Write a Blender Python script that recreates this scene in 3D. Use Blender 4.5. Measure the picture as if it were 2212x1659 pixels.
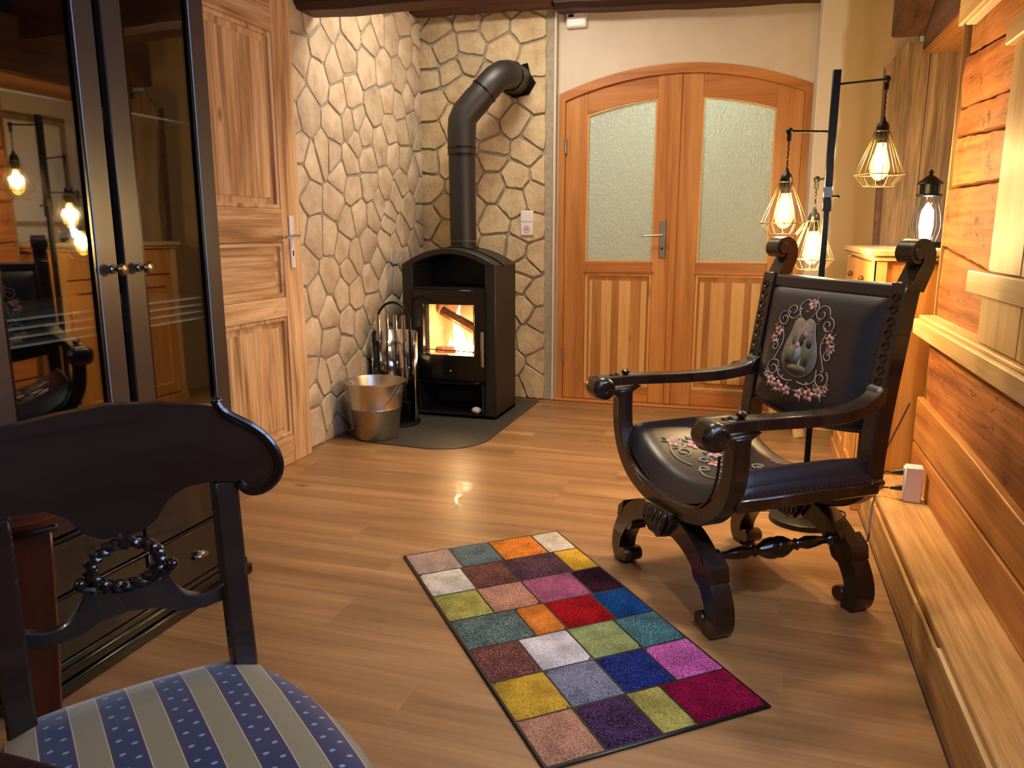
import bpy, math, random
from math import sin, cos, pi, radians, sqrt, atan2
from mathutils import Vector, Matrix
R = random.Random(7)
COL = bpy.context.scene.collection
for o in list(bpy.data.objects): bpy.data.objects.remove(o, do_unlink=True)

# ------------------------------------------------------------------ camera, world, lights, exposure
H = 1.15
cd = bpy.data.cameras.new('camera'); cam = bpy.data.objects.new('camera', cd); COL.objects.link(cam)
cd.sensor_width = 36; cd.lens = 36*1670/2212; cd.clip_start = .02
cam.location = (0, 0, H); cam.rotation_euler = (radians(90-11.3), 0, radians(17.3))
bpy.context.scene.camera = cam
W = bpy.data.worlds.new('world'); bpy.context.scene.world = W; W.use_nodes = True
W.node_tree.nodes['Background'].inputs[0].default_value = (.45, .6, .9, 1)
W.node_tree.nodes['Background'].inputs[1].default_value = .2
V = bpy.context.scene.view_settings
V.view_transform = 'Standard'; V.look = 'None'; V.gamma = 1; V.use_curve_mapping = False; V.exposure = 1.15
bpy.context.scene.cycles.max_bounces = 8
bpy.context.scene.cycles.transparent_max_bounces = 16
bpy.context.scene.cycles.sample_clamp_indirect = 4
bpy.context.scene.cycles.caustics_reflective = False
bpy.context.scene.cycles.caustics_refractive = False

def area(name, loc, rot, size, sizey, power, col):
    d = bpy.data.lights.new(name, 'AREA'); d.shape = 'RECTANGLE'; d.size = size; d.size_y = sizey; d.energy = power; d.color = col
    o = bpy.data.objects.new(name, d); o.location = loc; o.rotation_euler = rot; COL.objects.link(o); return o
def point(name, loc, power, col, r=.02):
    d = bpy.data.lights.new(name, 'POINT'); d.energy = power; d.color = col; d.shadow_soft_size = r
    o = bpy.data.objects.new(name, d); o.location = loc; COL.objects.link(o); return o
# daylight entering by the right-hand window, then fill lights added in room and hall
area('window_daylight', (.74, 1.12, 1.40), (radians(90), 0, radians(90)), 1.45, .68, 16, (.36, .58, 1))
area('rear_fill_light', (-.9, -.7, 1.95), (0, 0, 0), .35, .35, 5, (1, .84, .66))  # soft warm fill added behind the camera; no lamp is built there
area('far_fill_light', (-1.3, 4.05, 2.69), (0, 0, 0), .6, .4, 14, (1, .88, .73))  # added fill that brightens the stone corner and the far walls
sp = bpy.data.lights.new('mid_fill_spot', 'SPOT'); sp.energy = 80; sp.color = (1, .80, .56); sp.spot_size = radians(105); sp.spot_blend = 1; sp.shadow_soft_size = .12  # added warm fill to lift the middle of the floor
so_ = bpy.data.objects.new('mid_fill_spot', sp); so_.location = (-.6, 3.15, 2.68); COL.objects.link(so_)
sp = bpy.data.lights.new('front_fill_spot', 'SPOT'); sp.energy = 66; sp.color = (1, .92, .82); sp.spot_size = radians(62); sp.spot_blend = 1; sp.shadow_soft_size = .1  # added neutral fill for the shaded floor under the armchair
so_ = bpy.data.objects.new('front_fill_spot', sp); so_.location = (.4, .3, 2.66); so_.rotation_euler = (Vector((.1, 2.3, 0))-Vector((.4, .3, 2.66))).to_track_quat('-Z', 'Y').to_euler(); COL.objects.link(so_)
area('hall_fill_light', (-.5, 6.2, 2.5), (0, 0, 0), 1.0, .6, 42, (.85, 1, .92))  # unseen light added in the hall to brighten the frosted panes

# ------------------------------------------------------------------ materials
def lin(c):
    if isinstance(c, str): c = tuple(int(c[i:i+2], 16)/255 for i in (0, 2, 4))
    return tuple(x/12.92 if x <= .04045 else ((x+.055)/1.055)**2.4 for x in c)+(1,)
MC = {}
class NT:
    def __init__(s, name):
        s.m = bpy.data.materials.new(name); s.m.use_nodes = True; s.n = s.m.node_tree.nodes; s.l = s.m.node_tree.links
        s.b = s.n['Principled BSDF']; s.out = s.n['Material Output']
    def add(s, t, **k):
        x = s.n.new('ShaderNode'+t)
        for a, v in k.items():
            if a[0] == '_': x.inputs[int(a[1:])].default_value = v
            elif a in x.inputs.keys(): x.inputs[a].default_value = v
            else: setattr(x, a, v)
        return x
    def link(s, a, ao, b, bi): s.l.new(a.outputs[ao], b.inputs[bi])
    def coords(s, rnd=True):
        t = s.add('TexCoord')
        if not rnd: return t, 'Object'
        oi = s.add('ObjectInfo'); mv = s.add('VectorMath', operation='MULTIPLY'); mv.inputs[1].default_value = (37, 23, 17)
        s.link(oi, 'Random', mv, 0); ad = s.add('VectorMath', operation='ADD'); s.link(t, 'Object', ad, 0); s.link(mv, 0, ad, 1)
        return ad, 0
    def ramp(s, stops, interp='LINEAR'):
        r = s.add('ValToRGB'); cr = r.color_ramp; cr.interpolation = interp
        while len(cr.elements) < len(stops): cr.elements.new(.5)
        for e, (p, c) in zip(cr.elements, stops): e.position = p; e.color = c
        return r
def plain(name, c, rough=.5, metal=0, noise=0, nscale=30, bump=0, bscale=200, spec=.5, coat=0):
    if name in MC: return MC[name]
    t = NT(name); b = t.b; b.inputs['Roughness'].default_value = rough; b.inputs['Metallic'].default_value = metal
    b.inputs['Base Color'].default_value = lin(c); b.inputs['Specular IOR Level'].default_value = spec; b.inputs['Coat Weight'].default_value = coat
    if noise or bump: co = t.coords()
    if noise:
        n = t.add('TexNoise', Scale=nscale, Detail=4.0); t.link(co[0], co[1], n, 'Vector'); c0 = lin(c)
        r = t.ramp([(.3, tuple(x*(1-noise) for x in c0[:3])+(1,)), (.7, tuple(min(1, x*(1+noise)) for x in c0[:3])+(1,))])
        t.link(n, 'Fac', r, 0); t.link(r, 0, b, 'Base Color')
    if bump:
        n = t.add('TexNoise', Scale=bscale, Detail=3.0); t.link(co[0], co[1], n, 'Vector')
        bm = t.add('Bump', Strength=bump, Distance=.004); t.link(n, 'Fac', bm, 'Height'); t.link(bm, 0, b, 'Normal')
    MC[name] = t.m; return t.m
def wood(name, dark, mid, light, axis=2, scale=14, rough=.45, knots=0, bump=.15, var=.12, fine=.35, crack=0, coat=0):
    if name in MC: return MC[name]
    t = NT(name); b = t.b; co = t.coords()
    def mp(sc, along):
        m = t.add('Mapping'); v = [sc]*3; v[axis] = sc*along; m.inputs['Scale'].default_value = v; t.link(co[0], co[1], m, 'Vector'); return m
    m1 = mp(scale, .07); n1 = t.add('TexNoise', Scale=1.0, Detail=5.0, Roughness=.55, Distortion=.7); t.link(m1, 0, n1, 'Vector')
    r1 = t.ramp([(.32, lin(dark)), (.5, lin(mid)), (.68, lin(light))]); t.link(n1, 'Fac', r1, 0)
    m2 = mp(scale*7, .03); n2 = t.add('TexNoise', Scale=1.0, Detail=3.0, Roughness=.6); t.link(m2, 0, n2, 'Vector')
    r2 = t.ramp([(.35, (1-fine,)*3+(1,)), (.6, (1, 1, 1, 1))]); t.link(n2, 'Fac', r2, 0)
    mx = t.add('Mix', data_type='RGBA', blend_type='MULTIPLY'); mx.inputs[0].default_value = 1; t.link(r1, 0, mx, 6); t.link(r2, 0, mx, 7)
    last = (mx, 2)
    if knots:
        mk = mp(knots, .45); vo = t.add('TexVoronoi', Scale=1.0); t.link(mk, 0, vo, 'Vector')
        rk = t.ramp([(.04, (.22, .12, .07, 1)), (.1, (1, 1, 1, 1))]); t.link(vo, 'Distance', rk, 0)
        mk2 = t.add('Mix', data_type='RGBA', blend_type='MULTIPLY'); mk2.inputs[0].default_value = .85
        t.link(last[0], last[1], mk2, 6); t.link(rk, 0, mk2, 7); last = (mk2, 2)
    hgt = n2
    if crack:
        mc = mp(crack, .8); nc = t.add('TexNoise', Scale=1.0, Detail=6.0, Roughness=.75, Distortion=1.2); t.link(mc, 0, nc, 'Vector')
        rc = t.ramp([(.37, (.12, .06, .03, 1)), (.42, (1, 1, 1, 1))]); t.link(nc, 'Fac', rc, 0)
        mk3 = t.add('Mix', data_type='RGBA', blend_type='MULTIPLY'); mk3.inputs[0].default_value = .8
        t.link(last[0], last[1], mk3, 6); t.link(rc, 0, mk3, 7); last = (mk3, 2)
    oi = t.add('ObjectInfo'); mr = t.add('MapRange'); mr.inputs[3].default_value = 1-var; mr.inputs[4].default_value = 1+var; t.link(oi, 'Random', mr, 0)
    hs = t.add('HueSaturation'); t.link(mr, 0, hs, 'Value'); t.link(last[0], last[1], hs, 'Color'); t.link(hs, 0, b, 'Base Color')
    b.inputs['Roughness'].default_value = rough; b.inputs['Coat Weight'].default_value = coat
    bm = t.add('Bump', Strength=bump, Distance=.003); t.link(hgt, 'Fac', bm, 'Height'); t.link(bm, 0, b, 'Normal')
    MC[name] = t.m; return t.m
def stone_mat(name, a, b_, c, bs):
    t = NT(name); co = t.coords()
    n = t.add('TexNoise', Scale=9.0, Detail=6.0, Roughness=.6); t.link(co[0], co[1], n, 'Vector')
    r = t.ramp([(.3, lin(a)), (.5, lin(b_)), (.72, lin(c))]); t.link(n, 'Fac', r, 0)
    oi = t.add('ObjectInfo'); mr = t.add('MapRange'); mr.inputs[3].default_value = .88; mr.inputs[4].default_value = 1.1; t.link(oi, 'Random', mr, 0)
    hs = t.add('HueSaturation'); t.link(mr, 0, hs, 'Value'); t.link(r, 0, hs, 'Color')
    v = t.add('TexNoise', Scale=90.0, Detail=4.0, Roughness=.7); t.link(co[0], co[1], v, 'Vector')
    rv = t.ramp([(.3, (.62, .52, .45, 1)), (.42, (1, 1, 1, 1))]); t.link(v, 'Fac', rv, 0)
    mx = t.add('Mix', data_type='RGBA', blend_type='MULTIPLY'); mx.inputs[0].default_value = .8; t.link(hs, 0, mx, 6); t.link(rv, 0, mx, 7)
    t.link(mx, 2, t.b, 'Base Color'); t.b.inputs['Roughness'].default_value = .85
    mm = t.add('Mapping'); mm.inputs['Scale'].default_value = (28, 28, 14); mm.inputs['Rotation'].default_value = (.4, .6, 0); t.link(co[0], co[1], mm, 'Vector')
    n3 = t.add('TexNoise', Scale=1.0, Detail=5.0, Roughness=.65, Distortion=.4); t.link(mm, 0, n3, 'Vector')
    ad = t.add('Math', operation='ADD'); t.link(n3, 'Fac', ad, 0); ml = t.add('Math', operation='MULTIPLY'); ml.inputs[1].default_value = .3; t.link(v, 'Fac', ml, 0); t.link(ml, 0, ad, 1)
    bm = t.add('Bump', Strength=bs, Distance=.012); t.link(ad, 0, bm, 'Height'); t.link(bm, 0, t.b, 'Normal')
    return t.m
def emis(name, c, s):
    t = NT(name); t.b.inputs['Base Color'].default_value = (0, 0, 0, 1); t.b.inputs['Emission Color'].default_value = lin(c); t.b.inputs['Emission Strength'].default_value = s
    return t.m
def thinglass(name, tint, refl=.5, em=None, ems=0, rough=.02, alpha=.0):
    # thin clear glass: fresnel reflection over a tinted transparent body
    t = NT(name); tr = t.add('BsdfTransparent'); tr.inputs[0].default_value = lin(tint)
    gl = t.add('BsdfGlossy'); gl.inputs['Roughness'].default_value = rough; gl.inputs[0].default_value = (1, 1, 1, 1)
    lw = t.add('LayerWeight'); lw.inputs[0].default_value = .5
    pw = t.add('Math', operation='POWER'); pw.inputs[1].default_value = 4; t.link(lw, 'Facing', pw, 0); ma = t.add('Math', operation='MULTIPLY_ADD'); ma.inputs[1].default_value = 1-refl; ma.inputs[2].default_value = refl
    t.link(pw, 0, ma, 0); mx = t.add('MixShader'); t.link(ma, 0, mx, 0); t.link(tr, 0, mx, 1); t.link(gl, 0, mx, 2)
    last = mx
    if em:
        e = t.add('Emission'); e.inputs[0].default_value = lin(em); e.inputs[1].default_value = ems
        a = t.add('AddShader'); t.link(mx, 0, a, 0); t.link(e, 0, a, 1); last = a
    t.link(last, 0, t.out, 0); return t.m

M = {}
M['floor'] = wood('laminate oak', '7E5C3C', '946E48', 'A88058', axis=0, scale=9, rough=.36, knots=4, bump=.06, var=.045, fine=.16, coat=.06)
M['stoneL'] = stone_mat('cream limestone left', 'B39C7E', 'CDB899', 'DCC9AC', .35)
M['stoneR'] = stone_mat('buff limestone chimney', 'B09A78', 'C8B28C', 'D8C5A0', .8)
M['mortar'] = plain('grey mortar', '9C9583', .95, noise=.15, bump=.6, bscale=120)
M['white'] = plain('white plaster', 'CFC4B2', .9, noise=.04, nscale=6, bump=.15, bscale=60)
M['ceil'] = plain('ceiling whitewash', 'C8BBA6', .9)
M['pine'] = wood('old pine door', '9C7246', 'D8AC7C', 'E8C698', axis=2, scale=16, rough=.5, knots=5, fine=.3, var=.08)
M['pineY'] = wood('old pine rails', '9C7246', 'D8AC7C', 'E8C698', axis=1, scale=16, rough=.5, knots=5, fine=.3, var=.08)
M['larchZ'] = wood('larch door upright', 'A86C36', 'C08246', 'CE9254', axis=2, scale=12, rough=.4, fine=.12, var=.06)
M['larchX'] = wood('larch door cross', 'A2642F', 'B8783F', 'C6884C', axis=0, scale=12, rough=.4, fine=.12, var=.06)
M['stripL'] = wood('light larch lamella', 'CC9C5E', 'D8AA6C', 'E0B67A', axis=2, scale=14, rough=.4, knots=3, fine=.12, var=.1)
M['stripD'] = wood('dark larch lamella', 'A46E3E', 'B67E4A', 'C48C56', axis=2, scale=14, rough=.4, knots=4, fine=.16, var=.1)
M['log'] = wood('hewn log', '80461E', 'A86634', 'BE7E46', axis=1, scale=9, rough=.7, knots=5, bump=.8, var=.12, fine=.4, crack=15)
M['plank'] = wood('wall plank', '9E622F', 'BC7C40', 'CE9354', axis=1, scale=10, rough=.5, knots=4, bump=.3, var=.07, fine=.25)
M['paleY'] = wood('pale spruce', 'C09C68', 'D2B07C', 'DDBE8C', axis=1, scale=14, rough=.5, knots=3, fine=.1, var=.05)
M['paleZ'] = wood('pale spruce upright', 'A88A5E', 'BFA074', 'CCB084', axis=2, scale=14, rough=.5, knots=3, fine=.1, var=.06)
M['bench'] = wood('bench spruce', 'AC8048', 'C89A62', 'DCB27C', axis=1, scale=16, rough=.45, fine=.3, var=.05)
M['oldZ'] = wood('old brown board', '74593C', '97784F', 'B09066', axis=2, scale=18, rough=.75, fine=.4, var=.08, bump=.5)
M['beam'] = wood('dark beam', '2B130A', '46200F', '5C2E18', axis=0, scale=8, rough=.6, fine=.3, bump=.4)
M['beamY'] = wood('dark brown beam', '4A2C1A', '62402A', '77523A', axis=1, scale=8, rough=.7, fine=.3, bump=.4)
M['soffit'] = wood('amber soffit board', 'A0662E', 'B97C3E', 'C88C4C', axis=1, scale=8, rough=.6)
M['cabpine'] = wood('honey pine', 'B97A38', 'D3954E', 'E2AA66', axis=2, scale=10, rough=.4, knots=3, fine=.12, var=.04)
M['ebony'] = wood('blackish brown cabinet', '15100E', '1E1714', '2A211C', axis=2, scale=14, rough=.28, fine=.2, bump=.03, var=.03, coat=.3)
M['stile'] = plain('satin dark stile', '3A302B', .33, coat=.3)
M['carved'] = wood('carved walnut', '140C08', '22140D', '342015', axis=2, scale=16, rough=.32, fine=.3, bump=.2, var=.03, coat=.4)
M['chairwood'] = wood('mahogany', '1C1210', '281B16', '34251F', axis=0, scale=10, rough=.3, fine=.15, bump=.03, var=.03, coat=.4)
M['chairdark'] = plain('dark mahogany turned', '140D0C', .22, coat=.5)
M['cherry'] = wood('cherry wood', '3A180C', '522410', '632E18', axis=2, scale=8, rough=.35, fine=.12)
M['redwood'] = plain('dark red lacquer', '2A0A08', .4, coat=.2)
M['leather'] = plain('dark leather', '1D1A22', .38, bump=.12, bscale=260, spec=.6)
M['black'] = plain('black stove steel', '1A1918', .5, bump=.05, bscale=600)
M['blackg'] = plain('black gloss', '0A0A0C', .18)
M['pipe'] = plain('flue black enamel', '211D1A', .48)
M['iron'] = plain('black iron', '0C0B0B', .4, metal=.3)
M['bronze'] = plain('cage wire', '8A7654', .35, metal=.9)
M['chrome'] = plain('chrome', 'C8CACC', .12, metal=1)
M['zinc'] = plain('galvanised zinc', 'C8BEAE', .34, metal=1, noise=.08, nscale=12)
M['steel'] = plain('brushed steel', 'A8A6A4', .35, metal=1)
M['brass'] = plain('worn brass knob', '8E8578', .25, metal=1)
M['hearth'] = plain('slate hearth plate', '38342F', .5, noise=.15)
M['plastic'] = plain('white plastic', 'E4E0DE', .35)
M['lilac'] = plain('lilac white plastic', 'CFC2CC', .4)
M['darkp'] = plain('black plastic', '0B0B0C', .35)
M['brick'] = plain('firebrick', 'C9A078', .9, noise=.25, nscale=20)
M['glass'] = thinglass('cabinet glass', (.90, .90, .89), .11)
M['shelfglass'] = plain('glass shelf edge', 'B4B6A4', .3)
M['clear'] = thinglass('clear glass', (.97, .98, .98), .035)
M['amber'] = thinglass('amber bulb glass', (1, .93, .75), .04, 'FFC45A', 1.6)
M['filament'] = emis('glowing filament', 'FFDFA0', 28)
M['led'] = emis('white led glow', 'F6F4FF', 30)
M['flame'] = emis('flame', 'FFD9A0', 9)
M['ember'] = emis('glowing embers', 'FFA860', 1.6)
M['charlog'] = wood('burning log', '5A3018', '8C5A34', 'B08050', axis=0, scale=20, rough=.9)
M['ownlog'] = plain('pale birch leg', 'C8A878', .7, noise=.3, nscale=20)
M['slab'] = wood('dark slab', '3A2012', '55311C', '704428', axis=0, scale=8, rough=.5)
def pane_mat():
    t = NT('rough cast glass'); co = t.coords(False); b = t.b
    b.inputs['Base Color'].default_value = lin('CBD8CC'); b.inputs['Roughness'].default_value = .16; b.inputs['Transmission Weight'].default_value = .35
    m = t.add('Mapping'); m.inputs['Scale'].default_value = (60, 60, 38); t.link(co[0], co[1], m, 'Vector')
    n = t.add('TexNoise', Scale=1.0, Detail=3.0, Distortion=1.0); t.link(m, 0, n, 'Vector')
    bm = t.add('Bump', Strength=.9, Distance=.01); t.link(n, 'Fac', bm, 'Height'); t.link(bm, 0, b, 'Normal'); return t.m
M['pane'] = pane_mat()
def pier_mat():
    t = NT('white to raw plaster'); co = t.coords(False); b = t.b; b.inputs['Roughness'].default_value = .9
    s = t.add('SeparateXYZ'); t.link(co[0], co[1], s, 0); n = t.add('TexNoise', Scale=5.0, Detail=5.0); t.link(co[0], co[1], n, 'Vector')
    ma = t.add('Math', operation='MULTIPLY_ADD'); ma.inputs[1].default_value = .07; t.link(n, 'Fac', ma, 0); t.link(s, 0, ma, 2)
    r = t.ramp([(.405, lin('CFC4B2')), (.43, lin('B59C72')), (.62, lin('A88E64'))]); t.link(ma, 0, r, 0); t.link(r, 0, b, 'Base Color'); return t.m
M['pier'] = pier_mat()
def stripe_mat():
    t = NT('striped upholstery'); co = t.coords(False); s = t.add('SeparateXYZ'); t.link(co[0], co[1], s, 0)
    P_ = .0792
    def math(op, a, b=None, c=None):
        x = t.add('Math', operation=op)
        for i, q in enumerate((a, b, c)):
            if q is None: continue
            if isinstance(q, tuple): t.link(q[0], q[1], x, i)
            else: x.inputs[i].default_value = q
        return (x, 0)
    fx = math('FRACT', math('MULTIPLY_ADD', (s, 0), 1/P_, 10.745))
    cr = t.ramp([(0, lin('16214A')), (.47, lin('5A2026')), (.49, lin('C9B8A0')), (.505, lin('8E7F58')), (.955, lin('C9B8A0')), (.97, lin('5A2026')), (.99, lin('16214A'))], 'CONSTANT')
    t.link(fx[0], 0, cr, 0)
    # small pale dots, two staggered columns on each navy stripe
    def dots(cx, off):
        dx = math('MULTIPLY', math('SUBTRACT', fx, cx), P_)
        fy = math('FRACT', math('MULTIPLY_ADD', (s, 1), 1/.034, 10+off)); dy = math('MULTIPLY', math('SUBTRACT', fy, .5), .034*1.5)
        d = math('SQRT', math('ADD', math('MULTIPLY', dx, dx), math('MULTIPLY', dy, dy)))
        return math('LESS_THAN', d, .0042)
    dd = math('MAXIMUM', dots(.13, 0), dots(.35, .5)); mx = t.add('Mix', data_type='RGBA'); t.link(dd[0], 0, mx, 0); t.link(cr, 0, mx, 6); mx.inputs[7].default_value = lin('8E93A6')
    t.link(mx, 2, t.b, 'Base Color'); t.b.inputs['Roughness'].default_value = .6; t.b.inputs['Sheen Weight'].default_value = .3
    return t.m
M['stripe'] = stripe_mat()
def rug_mat(name, a, b_, dark=.25):
    t = NT('rug '+name); co = t.coords(False)
    n = t.add('TexNoise', Scale=230.0, Detail=3.0, Roughness=.9); t.link(co[0], co[1], n, 'Vector')
    n2 = t.add('TexNoise', Scale=14.0, Detail=3.0); t.link(co[0], co[1], n2, 'Vector')
    ca, cb = lin(a), lin(b_)
    r = t.ramp([(.34, tuple(x*dark for x in ca[:3])+(1,)), (.46, ca), (.60, cb)]); t.link(n, 'Fac', r, 0)
    r2 = t.ramp([(.35, (.72, .72, .72, 1)), (.6, (1.1, 1.1, 1.1, 1))]); t.link(n2, 'Fac', r2, 0)
    mx = t.add('Mix', data_type='RGBA', blend_type='MULTIPLY'); mx.inputs[0].default_value = 1; t.link(r, 0, mx, 6); t.link(r2, 0, mx, 7)
    t.link(mx, 2, t.b, 'Base Color'); t.b.inputs['Roughness'].default_value = 1; t.b.inputs['Specular IOR Level'].default_value = .1
    bm = t.add('Bump', Strength=1.0, Distance=.006); t.link(n, 'Fac', bm, 'Height'); t.link(bm, 0, t.b, 'Normal'); return t.m

# ------------------------------------------------------------------ mesh builder and scene helpers
class MB:
    def __init__(s): s.v = []; s.f = []
    def add(s, vs, fs):
        k = len(s.v); s.v += [tuple(p) for p in vs]; s.f += [tuple(i+k for i in f) for f in fs]; return s
    def box(s, x0, x1, y0, y1, z0, z1, m=None):
        vs = [(x, y, z) for z in (z0, z1) for y in (y0, y1) for x in (x0, x1)]
        if m: vs = [m(*p) for p in vs]
        return s.add(vs, [(0, 2, 3, 1), (4, 5, 7, 6), (0, 1, 5, 4), (2, 6, 7, 3), (0, 4, 6, 2), (1, 3, 7, 5)])
    def prism(s, poly, c0, c1, m):
        n = len(poly); vs = [m(a, b, c0) for a, b in poly]+[m(a, b, c1) for a, b in poly]
        return s.add(vs, [tuple(range(n-1, -1, -1)), tuple(range(n, 2*n))]+[(i, (i+1) % n, n+(i+1) % n, n+i) for i in range(n)])
    def ring(s, outer, inner, c0, c1, m):
        n = len(outer); vs = []
        for P_, c in ((outer, c0), (inner, c0), (outer, c1), (inner, c1)): vs += [m(a, b, c) for a, b in P_]
        fs = []
        for i in range(n):
            j = (i+1) % n
            fs += [(i, j, n+j, n+i), (2*n+i, 3*n+i, 3*n+j, 2*n+j), (i, 2*n+i, 2*n+j, j), (n+i, n+j, 3*n+j, 3*n+i)]
        return s.add(vs, fs)
    def sweep(s, path, w, c0, c1, m, taper=None):
        # a rectangular bar along a 2-D path, w wide in the plane and c0..c1 deep
        n = len(path); vs = []
        for i, (a, b) in enumerate(path):
            p, q = path[max(i-1, 0)], path[min(i+1, n-1)]; dx, dy = q[0]-p[0], q[1]-p[1]; L = sqrt(dx*dx+dy*dy) or 1; nx, ny = -dy/L, dx/L
            h = (w[i] if isinstance(w, (list, tuple)) else w)/2
            for k, c in ((1, c0), (-1, c0), (-1, c1), (1, c1)): vs.append(m(a+nx*h*k, b+ny*h*k, c))
        fs = [(0, 1, 2, 3), (4*n-1, 4*n-2, 4*n-3, 4*n-4)]
        for i in range(n-1):
            for k in range(4): fs.append((4*i+k, 4*i+4+k, 4*i+4+(k+1) % 4, 4*i+(k+1) % 4))
        return s.add(vs, fs)
    def tube(s, path, r, n=8, closed=False, cap=True):
        P_ = [Vector(p) for p in path]; N = len(P_); vs = []; ref = None
        for i, p in enumerate(P_):
            a = P_[(i-1) % N] if closed else P_[max(i-1, 0)]; b = P_[(i+1) % N] if closed else P_[min(i+1, N-1)]
            t = (b-a).normalized()
            if ref is None: ref = t.orthogonal().normalized()
            u = (ref-t*ref.dot(t)).normalized(); ref = u; w = t.cross(u); rr = r[i] if isinstance(r, (list, tuple)) else r
            for k in range(n): a_ = 2*pi*k/n; vs.append(p+u*cos(a_)*rr+w*sin(a_)*rr)
        fs = []
        for i in range(N if closed else N-1):
            j = (i+1) % N
            for k in range(n): fs.append((i*n+k, i*n+(k+1) % n, j*n+(k+1) % n, j*n+k))
        if cap and not closed: fs += [tuple(range(n-1, -1, -1)), tuple(range((N-1)*n, N*n))]
        return s.add(vs, fs)
    def lathe(s, prof, n=16, c=(0, 0, 0), m=None, a0=0, a1=2*pi):
        full = abs(a1-a0-2*pi) < 1e-6; K = n if full else n+1; vs = []
        for r, z in prof:
            for k in range(K):
                a = a0+(a1-a0)*k/n; p = (r*cos(a), r*sin(a), z); p = m(*p) if m else (c[0]+p[0], c[1]+p[1], c[2]+p[2]); vs.append(p)
        fs = []
        for i in range(len(prof)-1):
            for k in range(n): k2 = (k+1) % K; fs.append((i*K+k, i*K+k2, (i+1)*K+k2, (i+1)*K+k))
        if full: fs += [tuple(range(n-1, -1, -1)), tuple(range((len(prof)-1)*K, len(prof)*K))]
        return s.add(vs, fs)
    def ball(s, c, r, n=10, k=6):
        rr = r if isinstance(r, tuple) else (r, r, r)
        pr = [(max(.02, sin(pi*i/k)), -cos(pi*i/k)) for i in range(k+1)]
        return s.lathe(pr, n, m=lambda x, y, z: (c[0]+x*rr[0], c[1]+y*rr[1], c[2]+z*rr[2]))
    def grid(s, fn, nu, nv):
        vs = [fn(i/nu, j/nv) for j in range(nv+1) for i in range(nu+1)]
        return s.add(vs, [(j*(nu+1)+i, j*(nu+1)+i+1, (j+1)*(nu+1)+i+1, (j+1)*(nu+1)+i) for j in range(nv) for i in range(nu)])
    def obj(s, name, mat, parent=None, bevel=0, smooth=40, label=None, kind=None, solid=0, loc=None, seg=1, sub=0):
        me = bpy.data.meshes.new(name); me.from_pydata(s.v, [], s.f); me.materials.append(M[mat] if isinstance(mat, str) else mat)
        if smooth:
            me.polygons.foreach_set('use_smooth', [True]*len(me.polygons)); me.set_sharp_from_angle(angle=radians(smooth))
        o = bpy.data.objects.new(name, me); COL.objects.link(o); o.parent = parent
        if loc: o.location = loc
        if solid: x = o.modifiers.new('solid', 'SOLIDIFY'); x.thickness = solid
        if sub: x = o.modifiers.new('sub', 'SUBSURF'); x.levels = x.render_levels = sub
        if bevel: x = o.modifiers.new('bevel', 'BEVEL'); x.width = bevel; x.segments = seg; x.limit_method = 'ANGLE'; x.angle_limit = radians(40)
        if label: o['label'] = label
        if kind: o['kind'] = kind
        return o
def tag(o, label, cat, group=None, kind=None):
    if label: o['label'] = label
    if cat: o['category'] = cat
    if group: o['group'] = group
    if kind: o['kind'] = kind
    return o
def thing(name, label, cat, loc=(0, 0, 0), rz=0, group=None, kind=None):
    o = bpy.data.objects.new(name, None); COL.objects.link(o); o.location = loc; o.rotation_euler = (0, 0, rz); o.empty_display_size = .05
    return tag(o, label, cat, group, kind)
def kids(o): return [c for c in bpy.data.objects if c.parent == o]
def dup(root, loc=None, parent=None, label=None):
    c = root.copy(); COL.objects.link(c); c.parent = parent
    if loc: c.location = loc
    if label: c['label'] = label
    for k in kids(root): dup(k, None, c)
    return c
XZ = lambda y0=0: (lambda a, b, c: (a, y0+c, b))      # plane x-z, depth along y
YZ = lambda x0=0: (lambda a, b, c: (x0+c, a, b))      # plane y-z, depth along x
XY = lambda a, b, c: (a, b, c)
def arc(cx, cy, rx, ry, a0, a1, n): return [(cx+rx*cos(radians(a0+(a1-a0)*i/n)), cy+ry*sin(radians(a0+(a1-a0)*i/n))) for i in range(n+1)]
def smoothpath(P_, it=2, closed=False):
    for _ in range(it):
        Q = [] if closed else [P_[0]]; n = len(P_)
        for i in range(n if closed else n-1):
            a, b = P_[i], P_[(i+1) % n]
            Q += [tuple(.75*x+.25*y for x, y in zip(a, b)), tuple(.25*x+.75*y for x, y in zip(a, b))]
        if not closed: Q.append(P_[-1])
        P_ = Q
    return P_
def struct(name, mb, mat, **k): return mb.obj(name, mat, kind='structure', **k)
def sgroup(name, label=None, loc=(0, 0, 0)):
    o = thing(name, label, None, loc); o['kind'] = 'structure'; return o
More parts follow.
